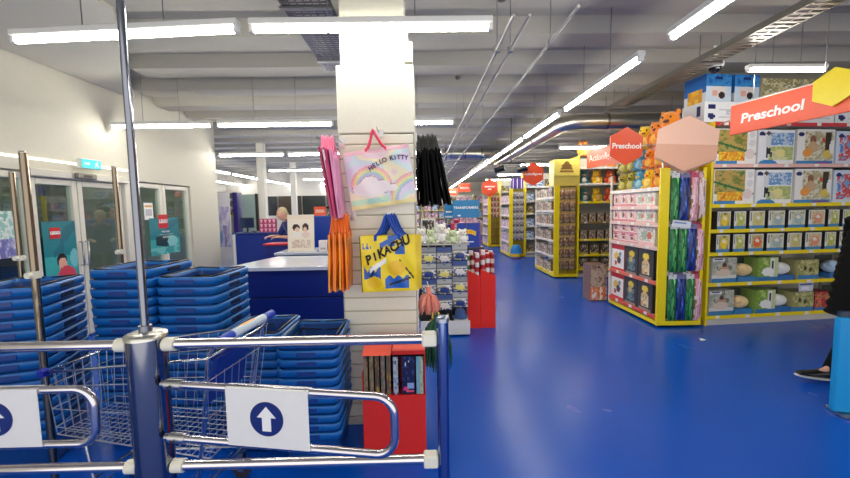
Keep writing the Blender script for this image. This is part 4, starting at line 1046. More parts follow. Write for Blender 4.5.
# ================= gondola 1: preschool shelf facing the camera ==================
G1 = Vector((3.745, 4.80, 0)); A1 = .10
def g1(x, y, z=0): 
    c, s = math.cos(A1), math.sin(A1); return (G1.x + x*c - y*s, G1.y + x*s + y*c, z)
B1 = [.115, .555, .96, 1.262, 1.59, 2.105, 2.635]
gondola('gondola_shelving', 'long preschool shelf of toy boxes facing the aisle entrance at the right', G1, A1, 3.6, 2.645, .55, B1, [YP, YP, YP, YP, YP, (240,190,180), (214,60,70)])
def g1row(K, x, z, lab, grp, dy=.03, gap=0, w_=.5): return K.put(g1(x, dy, z+.002), A1 + rnd.uniform(-.02,.02), lab, grp)
K_F = cart('toy_box', .58, .2, .46, A_FLOWER, 44, 36, (236,236,232)); K_T = cart('toy_box', .54, .2, .45, A_TABLE, 44, 36, (236,238,240))
K_C = cart('toy_box', .56, .2, .46, A_CHILD, 44, 36, (232,230,224)); K_B = cart('toy_box', .5, .2, .44, A_BLUE, 30, 26, (220,228,240))
for z, nm in ((2.105, 'second board from top'), (1.59, 'third board from top')):
    for x, K, d in ((.36, K_F, 'white toy box with yellow flowers and green garden picture'), (.95, K_T, 'white toy box with blue-topped play table and standing child'), (1.54, K_C, 'white toy box with beige child picture and blue base'), (2.1, K_B, 'pale blue toy box with red and white picture'), (2.66, K_F, 'white flower picture box at the far right'), (3.24, K_T, 'white play table box at the far right end')):
        g1row(K, x, z, f'{d}, preschool shelf, {nm}', 'big preschool boxes')
PALS = [[(226,206,90),(190,180,120),(120,120,90)], [(200,196,170),(226,210,120),(140,140,120)], [(190,206,206),(220,214,170),(150,150,120)], [(206,170,150),(226,200,150),(140,120,100)], [(180,190,110),(220,216,160),(110,110,90)], [(226,160,80),(200,190,140),(120,110,90)]]
BOD = [(250,214,40), (210,200,120), (170,190,190), (226,150,120), (190,196,80), (240,110,50)]
KS = [cart('small_toy_box', [.19,.22,.25,.25,.17,.22][k], .14, .24, A_SMALL(PALS[k], 20+k, BOD[k]), 14, 15, (60,58,54)) for k in range(6)]
SD = ['yellow chick-like toy', 'beige toy', 'grey blue toy', 'pinkish toy', 'green and white toy', 'orange toy']
seqs = {1.262: [0, 4, 1, 2, 2, 3, 4, 4, 2, 1, 3, 0], .96: [0, 4, 5, 2, 1, 3, 4, 4, 2, 5, 3, 1]}
for z, sq in seqs.items():
    x = .14
    for i, k in enumerate(sq):
        wd = [.19,.22,.25,.25,.17,.22][k]
        g1row(KS[k], x + wd/2, z, f'small window box with {SD[k]}, {ORD[i]} from left, {"fourth" if z > 1 else "fifth"} board from the top', 'small preschool window boxes', dy=.025); x += wd + .055
K_BB = cart('toy_box', .36, .2, .34, A_BABY, 24, 22, (200,200,190)); K_GR = cart('toy_box', .3, .22, .32, A_GREEN, 22, 22, (150,180,90)); K_OL = cart('toy_box', .32, .22, .27, A_OLIVE, 22, 18, (180,176,120)); K_RD = cart('toy_box', .27, .2, .26, A_RED, 18, 18, (160,60,56))
# open-fronted cartons holding a soft pillow toy
def pillow_pack(col, base):
    r = thing('pillow_toy_pack', 'x', 'toy pack')
    mb = MB(); mb.box(-.14, .14, .0, .2, 0, .07, base, .004); mb.box(-.14, .14, .19, .2, .07, .3, (60,70,60)); mb.build('carton', PRINT, r)
    mb = MB(); mb.ell((0, .095, .15), (.138, .092, .085), col, 18, 10); mb.ell((-.06, .05, .19), (.06,.055,.055), tuple(min(255, int(t*1.04)) for t in col), 12, 8); mb.build('soft_toy', PLUSH, r)
    return Kind(r)
K_P1 = pillow_pack((250,214,150), (60,130,190)); K_P2 = pillow_pack((244,244,236), (50,110,180)); K_P3 = pillow_pack((176,200,226), (60,120,190))
for z, sq, bd in ((.555, [(.28,K_BB,'baby on floor picture'),(.64,K_P1,'cream soft toy'),(.93,K_GR,'green and white picture'),(1.22,K_P2,'white soft toy'),(1.55,K_OL,'olive picture'),(2.05,K_P3,'pale blue soft toy'),(2.4,K_RD,'red and green picture'),(2.8,K_BB,'baby picture at the far right'),(3.2,K_OL,'olive picture at the far right')], 'sixth board from top'),
                  (.115, [(.26,K_BB,'baby on floor picture'),(.61,K_P1,'cream soft toy'),(.92,K_GR,'green and white picture'),(1.20,K_P2,'white soft toy'),(1.50,K_OL,'olive picture'),(1.82,K_RD,'red picture'),(2.2,K_P3,'pale blue soft toy'),(2.6,K_GR,'green picture at the far right'),(3.05,K_BB,'baby picture at the far right')], 'lowest board')):
    for x, K, d in sq:
        g1row(K, x, z, f'{"carton tray" if "soft" in d else "toy box"} with {d}, preschool shelf, {bd}', 'low preschool boxes', dy=.03 if K not in (K_P1, K_P2, K_P3) else .04)
# overstock on top
A_OS = art(('n',.5,.35,.96,.62,[(240,244,248),(190,200,210)],5,3), *[('e',.16,.76,.09,.13,OVAL), ('e',.16,.3,.09,.13,OVAL)], ('r',.35,.2,.92,.28,(206,210,214)), ('r',.35,.6,.92,.66,(206,210,214)), base=(238,240,242))
A_OB = art(('r',0,.55,1,1,(28,110,190)), ('n',0,.55,1,1,[(28,110,190),(60,140,206),(20,90,170)],4,6), ('e',.5,.34,.3,.22,(230,220,214)), ('e',.62,.22,.12,.12,(50,40,40)), ('e',.35,.3,.12,.12,(226,170,160)), ('r',.35,.78,.65,.9,(20,40,110)), base=(206,222,236))
A_OY = art(('e',.5,.4,.34,.3,(120,90,50)), ('n',.1,.1,.9,.9,[(236,176,30),(220,150,20),(150,110,50)],4,8), ('e',.4,.6,.12,.12,(40,34,30)), base=(240,190,40))
A_OP = art(('n',0,.1,1,1,[(206,196,150),(226,214,170),(150,140,90),(226,226,206)],5,10), ('r',0,0,.4,.2,(40,90,150)), base=(226,220,196))
K_O1 = cart('storage_carton', .62, .36, .26, A_OS, 24, 14, (224,228,232), side_art=art(('e',.75,.6,.1,.2,OVAL), base=(206,210,214)))
K_O2 = cart('toy_box', .36, .34, .34, A_OB, 20, 20, (40,110,180), side_art=art(('r',0,.4,1,1,(30,100,176)), ('n',.1,0,.9,.5,[(226,176,40),(200,140,30)],4,3), base=(200,206,210)))
K_O3 = cart('toy_box', .55, .3, .3, A_OP, 24, 16, (206,200,170))
for i, x in enumerate((.22, .86, 1.5, 2.14)): K_O1.put(g1(x, .05, 2.65), A1, f'white storage carton with navy oval marks on top of the preschool shelf, {ORD[i]} from left', 'cartons on top of the preschool shelf')
for i, x in enumerate((.1, .50)): K_O2.put(g1(x, .05, 2.912), A1 + .02, f'bright blue toy box on the white cartons above the preschool shelf, {["left","right"][i]} one', 'blue boxes on top of the preschool shelf')
for i, x in enumerate((1.0, 1.6, 2.2)): K_O3.put(g1(x, .05, 2.912), A1, f'cream picture box on the white cartons above the preschool shelf, {ORD[i]} from left', 'cream boxes on top of the preschool shelf')
# price card on the sixth board
r = thing('price_card', 'white price card hanging from the shelf strip beside the shopper', 'price card', g1(1.48, -.006, .555-.036), A1)
mb = MB(); mb.box(-.11, .11, -.004, 0, -.115, .0, (206,210,226), .002); mb.box(-.10, .10, -.005, -.004, -.03, -.006, (90,96,140)); mb.box(-.07, .05, -.005, -.004, -.09, -.05, (240,240,244)); mb.build('card', PRINT, r)
mb = MB(); mb.box(-.1, -.08, -.004, .002, .0, .02, (230,230,230)); mb.box(.08, .1, -.004, .002, .0, .02, (230,230,230)); mb.build('clip', PLAST, r)

# ================= end unit builder =================
def end_unit(lab, x0, x1, y0, y1, Hh_, boards, board_cols, front_cols=(YP, YP), strip_tilt=0, post=.12, base_col=YP):
    """unit at a gondola end: shelves face -X (the aisle), a hook panel faces the camera"""
    r = thing('end_unit', lab, 'shelving', (x0, y0, 0)); W = x1-x0; L = y1-y0
    mb = MB(); mb.box(W*.62, W*.66, .1, L, .06, Hh_, (206,202,190)); mb.build('back_panel', PLAST, r)
    mb = MB(); mb.box(.01, W, .01, L, .025, .085, base_col, .004)
    for xx, yy in ((.05,.06), (W-.05,.06), (.05,L-.06), (W-.05,L-.06)): mb.cyl((xx,yy,0), (xx,yy,.03), .02, (60,60,60), 8)
    mb.build('base', PLAST, r)
    mb = MB(); mb.box(.0, post, 0, .03, .03, Hh_, front_cols[0], .003); mb.build('upright', PLAST, r)
    mb = MB(); mb.box(W-.035, W, 0, .03, .03, Hh_, front_cols[1], .003); mb.build('upright', PLAST, r)
    mb = MB(); mb.box(.0, .03, L-.03, L, .05, Hh_, (226,220,206), .003); mb.build('upright', PLAST, r)
    mb = MB(); mb.box(post, W-.035, .10, .115, .085, Hh_, (150,130,30)); mb.box(post, W-.035, .0, .03, .03, .085, front_cols[0]); mb.build('hook_panel', PLAST, r)
    for z, c in zip(boards, board_cols):
        mb = MB(); mb.box(.012, W*.62, .118, L-.03, z-.02, z, (228,222,214)); b = mb.build('shelf_board', PLAST, r)
        mb = MB(); mb.box(-.004, .012, .03, L-.03, z-.04, z+.012, c, .003)
        for k in range(3): mb.box(-.006, -.004, .2+k*L/3.4, .27+k*L/3.4, z-.034, z+.008, (250,246,240))
        mb.build('price_strip', PLAST, b)
    return r
def pack(name, w_, h, d, A, head, nx=10, nz=22, lab='x'):
    """hanging pack: header card and bulging pouch, hangs from z=0, face towards -Y"""
    r = thing(name, lab, 'hanging pack')
    mb = MB(); mb.box(-w_/2, w_/2, .0, .004, -.07, 0, head)
    mb.add([(-.012,-.001,-.022),(.012,-.001,-.022),(.012,-.001,-.012),(-.012,-.001,-.012)], [(0,1,2,3)], (60,60,60)); mb.build('header_card', PRINT, r)
    bl = lambda u, v: d*(math.sin(PI*u)*math.sin(PI*v))**.5
    mb = MB(); mb.panel((-w_/2, 0, -h), (w_, 0, 0), (0, 0, h-.06), nx, nz, A, bl); mb.panel((w_/2, .004, -h), (-w_, 0, 0), (0, 0, h-.06), 3, 4, lambda u, v: head); mb.build('pouch', FILM, r)
    return Kind(r)
def hookbar(x, y, z, L, parent):
    mb = MB(); mb.tube([(x, y, z), (x, y-L, z), (x, y-L-.004, z+.012)], .003, (190,190,186), 5); mb.box(x-.012, x+.012, y-.002, y, z-.03, z+.01, (190,190,186))
    return mb.build('peg_hook', STEEL, parent)
# ================= end unit 1 =================
EX0, EX1, EY0, EY1 = 3.07, 3.66, 4.76, 6.02
BE = [.145, .595, 1.05, 1.355, 1.58, 1.825]
EU1 = end_unit('tall yellow end unit with pink boxes facing the aisle, nearest on the right', EX0, EX1, EY0, EY1, 2.07, BE, [(226,70,60), (226,110,90), PINKS, PINKS, PINKS, (240,226,214)])
A_DOLL = art(('n',.05,.3,.95,.95,[(244,214,214),(236,190,190),(250,236,230),(196,120,120)],4,30), ('e',.36,.55,.14,.2,(120,70,60)), ('e',.66,.5,.14,.18,(226,170,150)), ('r',0,0,1,.2,(226,140,150)), ('r',.1,.84,.6,.96,(206,70,100)), base=(246,230,226))
A_DOLL2 = art(('n',.05,.25,.95,.95,[(236,230,220),(200,190,170),(246,240,236),(150,130,120)],5,31), ('e',.4,.5,.2,.22,(170,190,170)), ('e',.7,.5,.14,.18,(226,120,90)), ('r',0,0,1,.16,(240,190,190)), base=(246,236,230))
A_WHR = art(('r',0,.82,1,1,(206,40,44)), ('e',.4,.55,.2,.16,(240,200,90)), ('e',.6,.4,.16,.14,(70,60,60)), ('e',.35,.28,.1,.1,(200,70,60)), ('r',.0,.0,1,.1,(206,60,60)), ('e',.7,.65,.1,.1,(120,150,180)), base=(244,240,236))
A_DARK = art(('e',.55,.74,.2,.12,(240,206,60)), ('e',.5,.45,.24,.22,(90,130,160)), ('n',.25,.15,.8,.6,[(60,70,80),(110,140,150),(40,40,44)],5,33), ('e',.5,.55,.12,.1,(226,190,90)), ('r',.1,.02,.9,.1,(150,140,130)), base=(52,50,52))
A_DARK2 = art(('e',.5,.76,.2,.12,(246,214,70)), ('e',.5,.42,.26,.24,(226,190,140)), ('n',.25,.12,.75,.5,[(206,170,110),(240,220,180),(90,80,70)],5,35), ('r',.1,.02,.9,.1,(150,140,130)), base=(56,54,56))
def aisle_row(Ks, z, x, y0, y1, n, labf, grp, jit=.01, h=0):
    for i in range(n):
        y = y0 + (y1-y0)*(i+.5)/n
        Ks[i % len(Ks)].put((x, y, z+.002), -PI/2 + rnd.uniform(-jit, jit)*4, labf(n-1-i), grp)
KD1 = cart('doll_box', .204, .12, .20, A_DOLL, 16, 14, (240,214,214)); KD2 = cart('doll_box', .204, .12, .20, A_DOLL2, 16, 14, (236,226,220))
KD3 = cart('doll_box', .21, .12, .13, A_DOLL, 14, 10, (240,214,214)); KD4 = cart('doll_box', .37, .14, .28, A_DOLL2, 20, 18, (236,226,220))
KW = cart('toy_box', .36, .16, .40, A_WHR, 22, 22, (226,80,60)); KDK = cart('figure_box', .345, .16, .40, A_DARK, 20, 22, (40,40,44)); KDL = cart('figure_box', .345, .16, .40, A_DARK2, 20, 22, (40,40,44))
XF = EX0+.03
for z, bd in ((1.58, 'fifth'), (1.355, 'fourth')):
    aisle_row([KD2, KD2, KD1, KD1, KD1], z, XF, EY0+.14, EY1-.05, 5, lambda i, bd=bd: f'pale pink doll box on the {bd} board of the yellow end unit, {ORD[i]} from its far end', 'pink doll boxes on the end unit')
for lay in (0, 1):
    for i in range(3): KD3.put((XF, EY1-.17-i*.225, 1.052+lay*.134), -PI/2, f'flat pink doll box, {["lower","upper"][lay]} layer on third board of the end unit, {ORD[i]} from its far end', 'flat pink doll boxes on the end unit')
KD4.put((XF, EY0+.325, 1.052), -PI/2, 'larger pink and grey doll box near the yellow post on the third board', 'larger doll box')
for z, bd in ((.595, 'second'), (.145, 'lowest')):
    for i, (K, y, d) in enumerate(((KW, EY1-.215, 'white toy box with red top'), (KDK, EY1-.585, 'dark figure box with blue figure'), (KDL, EY1-.945, 'dark figure box with yellow figure'))):
        K.put((XF, y, z+.002), -PI/2, f'{d} on the {bd} board of the yellow end unit', 'large boxes on the end unit')
# hanging packs on its camera side
def A_STR(a, b, c, seed):
    def f(u, v):
        q = nz2(u*7, v*1.6, seed); q2 = nz2(u*16, v*4, seed+1)
        k = a if q < .55 else (b if q2 > .42 else c)
        if q2 > .72: k = tuple(min(255, int(t*1.25)+30) for t in k)
        return k
    return f
KPB = pack('costume_pack', .118, .60, .032, A_STR((14,40,120),(50,90,180),(8,22,80),40), (120,120,160)); KPP = pack('costume_pack', .10, .61, .032, A_STR((232,160,180),(240,214,220),(150,110,60),41), (200,80,110))
KPG = pack('costume_pack', .104, .62, .032, A_STR((18,110,50),(90,180,100),(8,60,30),42), (226,226,230)); KPW = pack('costume_pack', .09, .58, .03, A_STR((226,200,206),(240,226,226),(170,120,60),43), (220,180,190))
hooksets = [(2.04, [(.185,KPG,'green'),(.305,KPB,'blue'),(.43,KPP,'pink'),(.535,KPW,'pale pink')]), (1.385, [(.19,KPG,'green'),(.31,KPG,'green'),(.425,KPB,'blue'),(.53,KPP,'pink')]), (.735, [(.19,KPG,'green'),(.31,KPB,'blue'),(.425,KPG,'green'),(.53,KPP,'pink')])]
for lv, (z, row) in enumerate(hooksets):
    for i, (dx, K, cn) in enumerate(row):
        hookbar(dx, .10, z, .095, EU1)
        for dd in (.062, .008):
            K.put((EX0+dx + (.012 if dd < .03 else 0), EY0+dd, z-.004 - (.03 if dd < .03 else 0)), rnd.uniform(-.05,.05), f'{cn} hanging pack, end unit {["upper","middle","lower"][lv]} hook row, {ORD[i]} from left, {"front" if dd < .03 else "rear"} one', 'hanging packs on the yellow end unit')
mb = MB(); mb.box(-.12, .12, -.003, 0, -.09, 0, (226,230,240), .001); mb.box(-.1, .06, -.004, -.003, -.04, -.02, (130,150,200)); o = mb.build('price_card', PRINT, EU1, (.27, -.03, 1.40)); o.rotation_euler = (0, .12, 0)
# plush on the top board
def plush(body, belly, beak, name='plush_toy'):
    r = thing(name, 'x', 'plush toy')
    mb = MB(); mb.ell((0,0,.11), (.125,.115,.11), body, 18, 12); mb.ell((0,-.02,.26), (.105,.10,.10), body, 18, 12)
    for s in (-1, 1): mb.ell((s*.085,-.085,.03), (.04,.06,.03), body, 10, 8); mb.ell((s*.12,-.03,.13), (.03,.05,.07), body, 10, 8); mb.ell((s*.075,0,.345), (.03,.02,.035), body, 10, 8)
    mb.build('body', PLUSH, r)
    mb = MB(); mb.ell((0,-.06,.11), (.08,.065,.08), belly, 14, 10); mb.build('belly', PLUSH, r)
    mb = MB(); mb.ell((0,-.115,.24), (.036,.03,.022), beak, 12, 8); mb.build('snout', PLUSH, r)
    for s in (-1, 1): mb = MB(); mb.ell((s*.042,-.108,.285), (.011,.008,.014), (20,18,18), 8, 6); mb.build('eye', GLOSS, r)
    return Kind(r)
PL = {'yellow': plush((250,206,20), (252,224,120), (236,120,30)), 'orange': plush((246,140,20), (250,190,70), (120,60,30)), 'blue': plush((90,176,214), (160,210,226), (240,200,80)), 'olive': plush((176,160,40), (206,196,110), (110,80,30)), 'white': plush((240,238,232), (246,246,240), (226,140,60)), 'teal': plush((30,110,120), (240,240,234), (240,160,60)), 'red': plush((236,90,40), (250,206,160), (250,220,90))}
for lay in range(2):
    for i, (cn, y) in enumerate((('yellow', EY0+.24), ('yellow', EY0+.46), ('blue', EY0+.68), ('olive', EY0+.90), ('olive', EY0+1.12))):
        cn2 = cn if lay == 0 or i != 1 else 'orange'
        if i == 0: cn2 = 'orange'
        PL[cn2].put((EX0+.16, y, 1.829+lay*.275), -PI/2 + .35, f'round {cn2} plush toy on top of the yellow end unit, {["lower","upper"][lay]} layer, {ORD[i]} from the post', 'plush toys on the end unit', sc=.75)
for i, (x, y, z, cn) in enumerate(((3.36, 5.05, 2.42, 'orange'), (3.38, 5.33, 2.42, 'orange'), (3.38, 5.6, 2.42, 'yellow'))):
    PL[cn].put((x, y, z), -PI/2+.6, f'{cn} plush toy heaped on the end unit behind the pale hexagon, {ORD[i]} from the front', 'plush toys heaped on the end unit', sc=1.15 if i == 0 else .95)
# header board behind the plush
r = thing('header_board', 'red and yellow header board over the yellow end unit', 'sign', (3.60, 4.80, 0))
mb = MB(); mb.box(0, .03, .05, 1.2, 2.075, 2.66, (206,60,60), .004); mb.box(-.004, 0, .05, 1.2, 2.58, 2.66, (246,214,20)); mb.build('panel', PLAST, r)
# ================= signs =================
def hexa(c, ux, uz, rad, th, col, back, name, lab, txt=None, ts=.1, arm=None):
    M = facing(c, ux, uz); r = thing(name, lab, 'sign')
    n_ = 6; mb = MB(M)
    pts = [(rad*math.cos(PI/2+2*PI*k/n_), rad*math.sin(PI/2+2*PI*k/n_)) for k in range(n_)]
    mb.add([(x, y, th/2) for x, y in pts], [tuple(range(n_))], col); mb.add([(x, y, -th/2) for x, y in pts], [tuple(range(n_))[::-1]], back)
    mb.add([(x, y, s*th/2) for s in (1, -1) for x, y in pts], [(k, n_+k, n_+(k+1) % n_, (k+1) % n_) for k in range(n_)], col)
    mb.build('hexagon_board', PLAST, r)
    if txt: lettering(txt, ts, MATTE, r, M @ Matrix.Translation((0, 0, th/2+.001)), .0008, (250,246,240), bold=ts*.03)
    if arm: mb = MB(); mb.tube(arm, .009, (220,216,206), 6); mb.build('arm', STEEL, r)
    return r
hexa((2.80, 5.1, 2.40), (1, 0, -.02), (.02, 0, 1), .255, .02, ORANGE, (226,110,80), 'hexagon_sign', 'orange hexagon sign lettered Preschool above the yellow end unit', 'Preschool', .098, [(2.98, 5.1, 2.40), (3.09, 5.0, 2.40), (3.1, 4.775, 2.36), (3.1, 4.775, 2.07)])
r = hexa((2.87, 4.05, 2.245), (.86, -.5, -.12), (.16, .1, 1), .318, .012, (226,184,164), (206,160,140), 'hexagon_sign', 'large pale pink hexagon board tilted before the hanging packs', None, .1, [(3.05, 4.2, 2.2), (3.2, 4.45, 2.36), (3.5, 4.62, 2.5), (3.66, 4.79, 2.6)])
mb = MB(facing((2.87, 4.05, 2.245), (.86, -.5, -.12), (.16, .1, 1))); mb.add([(-.272,.0,.0065),(.272,.0,.0065),(.272,-.155,.05),(0,-.315,.10),(-.272,-.155,.05)], [(0,1,2,3,4)], (206,160,140)); mb.build('folded_half', PLAST, r)  # lower facet coloured darker for the shade below its fold
# banner, seen lengthwise from the aisle
r = thing('banner_sign', 'long orange banner lettered Preschool sticking out over the preschool shelf', 'sign')
P0, P1 = Vector((3.47, 4.2, 2.36)), Vector((3.77, 3.2, 2.385)); ux = (P1-P0).normalized(); L = (P1-P0).length
Mb = facing(P0, ux, (0, 0, 1))
mb = MB(Mb); mb.box(0, L, 0, .315, -.012, .012, ORANGE, .003); mb.box(0, L, .315, .327, -.014, .014, (240,226,220), .002); mb.build('banner_board', PLAST, r)
lettering('Preschool', .135, MATTE, r, Mb @ Matrix.Translation((L*.36, .15, .0125)), .0008, (252,250,246), bold=.004, shear=.1)
for t in (.2, .75):
    a = Mb @ Vector((L*t, .325, 0)); mb = MB(); mb.cyl(a, (a.x, a.y, ZC), .004, (170,170,166), 6); mb.build('suspension_wire', STEEL, r)
mb = MB(); mb.tube([Mb @ Vector((0, .17, 0)), (3.60, 4.5, 2.55), (3.80, 4.80, 2.58)], .008, (200,196,190), 6); mb.build('arm', STEEL, r)
hexa(tuple(Mb @ Vector((L*.83, .24, .03))), tuple(ux), (0, 0, 1), .17, .02, (246,222,20), (240,214,20), 'hexagon_sign', 'yellow hexagon board at the near end of the Preschool banner')
# paper scrap on the floor
mb = MB(); mb.add([(-.035,-.02,.002),(.03,-.025,.012),(.04,.02,.003),(-.02,.025,.016),(0,0,.02)], [(0,1,4),(1,2,4),(2,3,4),(3,0,4)], (240,240,240)); o = mb.build('paper_scrap', PRINT, None, (3.32, 4.28, .0)); tag(o, 'small crumpled white paper scrap on the blue floor', 'paper scrap')
# cyan bin at the right edge
r = thing('advertising_stand', 'cyan upright panel with clear top edge at the right picture edge', 'panel', (3.08, 2.66, 0), -.20)
CY = (20,150,214)
mb = MB(); mb.box(0, .62, 0, .05, .03, .75, CY, .008); mb.build('cyan_board', PLAST, r)
mb = MB(); mb.box(.005, .615, .012, .038, .75, .80, (150,190,196), .004); mb.build('clear_edge', ACRYL, r)
mb = MB(); mb.box(.04, .58, -.04, .13, 0, .03, (150,154,160), .006); mb.build('foot', STEEL, r)
# ================= gondola 2 =================
G2x, G2y = 2.98, 8.28
B2 = [.19, .51, .86, 1.25, 1.70, 2.10, 2.46]
gondola('gondola_shelving', 'second shelf run with plush toys above brown packs behind the end unit', (G2x+.56, G2y+.08, 0), 0, 3.4, 2.72, .55, B2, [YP, YP, YP, (150,120,60), YP, (226,226,214), (226,226,214)])
EU2 = end_unit('yellow-framed end unit of brown figure packs, second along the aisle', G2x, G2x+.56, G2y, G2y+1.35, 2.06, [.12, .5, .85, 1.2, 1.52, 1.82], [YP]+[(236,226,220)]*5)
KBR = pack('figure_pack', .115, .24, .04, art(('n',0,0,1,1,[(120,80,60),(170,130,100),(90,60,50),(206,180,150)],4,50), ('r',.1,.05,.9,.2,(196,170,140)), base=(120,84,64)), (206,170,110), 6, 8)
for c in range(3):
    for rr_ in range(7):
        z = 2.02 - rr_*.262
        KBR.put((G2x+.175+c*.13, G2y+.055, z), 0, f'brown figure pack on the second end unit, {ORD[c]} column, {ORD[rr_]} row from the top', 'brown figure packs')
        hookbar(.175+c*.13, .10, z+.004, .07, EU2)
K2A = cart('figure_box', .24, .13, .2, art(('n',0,0,1,1,[(70,50,40),(150,124,100),(216,206,190),(60,44,36)],4,52), base=(110,86,70)), 10, 9, (120,96,80)); K2B = cart('figure_box', .24, .13, .22, art(('n',0,0,1,1,[(50,54,66),(160,150,140),(120,84,66),(220,212,200)],4,53), base=(140,126,112)), 10, 9, (150,146,140))
for j, z in enumerate((.12, .5, .85, 1.2, 1.52, 1.82)):
    for i in range(4): (K2A if (i+j) % 2 else K2B).put((G2x+.03, G2y+1.35-.16-i*.27, z+.002), -PI/2, f'figure box on board {ORD[j]} from below of the second end unit, {ORD[i]} from its far end', 'figure boxes on the second end unit')
for z, bd in ((2.10, 'upper'), (1.70, 'lower')):
    for i, cn in enumerate(('teal', 'yellow', 'red', 'white', 'yellow', 'blue', 'orange')):
        PL[cn].put((G2x+.74+i*.3, G2y+.24, z+.002), rnd.uniform(-.2,.2), f'{cn} plush toy on the {bd} plush board of the second shelf run, {ORD[i]} from left', 'plush toys on the second shelf run', sc=.84)
for i, cn in enumerate(('orange', 'white', 'orange')): PL[cn].put((G2x+.72+i*.32, G2y+.24, 2.462 if i else 2.722), 0, f'{cn} plush toy on the very top of the second shelf run, {ORD[i]} from left', 'plush toys topping the second shelf run', sc=.95 if i == 0 else .7)
K2C = cart('figure_box', .15, .12, .2, art(('n',0,0,1,1,[(86,64,54),(150,120,96),(200,186,160),(70,54,46)],4,55), ('r',0,.8,1,1,(170,150,120)), base=(110,84,66)), 8, 9, (80,60,50))
K2D = cart('figure_box', .2, .12, .24, art(('n',0,0,1,1,[(190,180,150),(120,96,70),(60,60,50),(226,210,160)],4,56), ('r',0,0,1,.2,(200,180,60)), base=(150,130,100)), 9, 10, (100,84,60))
for z, K, st, nm in ((1.25, K2C, .19, 'third'), (.86, K2C, .19, 'fourth'), (.51, K2D, .25, 'fifth'), (.19, K2D, .25, 'lowest')):
    for i in range(int(1.9/st)): K.put((G2x+.72+i*st, G2y+.12, z+.002), 0, f'brown boxed figure on the {nm} board of the second shelf run, {ORD[i]} from left', 'brown boxes on the second shelf run')
r = thing('header_box', 'pale yellow header box with brown tree emblem on the second end unit', 'sign', (G2x+.28, G2y+.05, 2.06))
mb = MB(); mb.box(-.28, .28, 0, .3, .0, .22, (206,186,90), .004); mb.box(-.28, .28, -.01, .3, .22, .58, (240,222,110), .006); mb.build('box_body', PLAST, r)
mb = MB(); mb.prism([(-.14,.36),(-.1,.42),(-.12,.44),(-.05,.5),(-.06,.51),(0,.55),(.06,.51),(.05,.5),(.12,.44),(.1,.42),(.14,.36)], -.013, -.01, (130,100,50)); mb.prism([(-.16,.3),(.16,.3),(.14,.34),(-.14,.34)], -.013, -.01, (150,116,60)); mb.build('emblem', PLAST, r)
hexa((2.45, 8.1, 2.31), (1, 0, 0), (0, 0, 1), .25, .02, ORANGE, ORANGE, 'hexagon_sign', 'orange hexagon sign beside the second end unit with one line of lettering', 'Actionfiguren', .07, [(2.66, 8.1, 2.31), (2.99, 8.3, 2.31)])
r = thing('banner_sign', 'salmon orange banner over the plush shelf of the second run', 'sign')
P0, P1 = Vector((3.66, 8.2, 2.42)), Vector((3.92, 7.1, 2.42)); ux = (P1-P0).normalized(); L = (P1-P0).length; Mb = facing(P0, ux, (0, 0, 1))
mb = MB(Mb); mb.box(0, L, 0, .38, -.012, .012, (240,110,80), .003); mb.build('banner_board', PLAST, r)
lettering('Actionfiguren', .17, MATTE, r, Mb @ Matrix.Translation((L*.48, .19, .0125)), .0008, (252,236,220), bold=.003)
for t in (.2, .8):
    a = Mb @ Vector((L*t, .38, 0)); mb = MB(); mb.cyl(a, (a.x, a.y, ZC), .004, (170,170,166), 6); mb.build('suspension_wire', STEEL, r)
# floor display between end units 1 and 2
r = thing('floor_display', 'low floor display of assorted bags at the far foot of the first end unit', 'display stand', (3.0, 6.2, 0))
mb = MB(); mb.box(-.14, .14, 0, .3, 0, .62, (120,90,80), .004); mb.panel((-.14, -.002, .02), (.28, 0, 0), (0, 0, .6), 12, 22, art(('n',0,.35,1,1,[(140,110,96),(190,170,150),(90,70,66)],5,60), ('n',0,0,1,.35,[(226,226,220),(230,120,60),(240,236,230)],4,61))); mb.build('carton', PRINT, r)
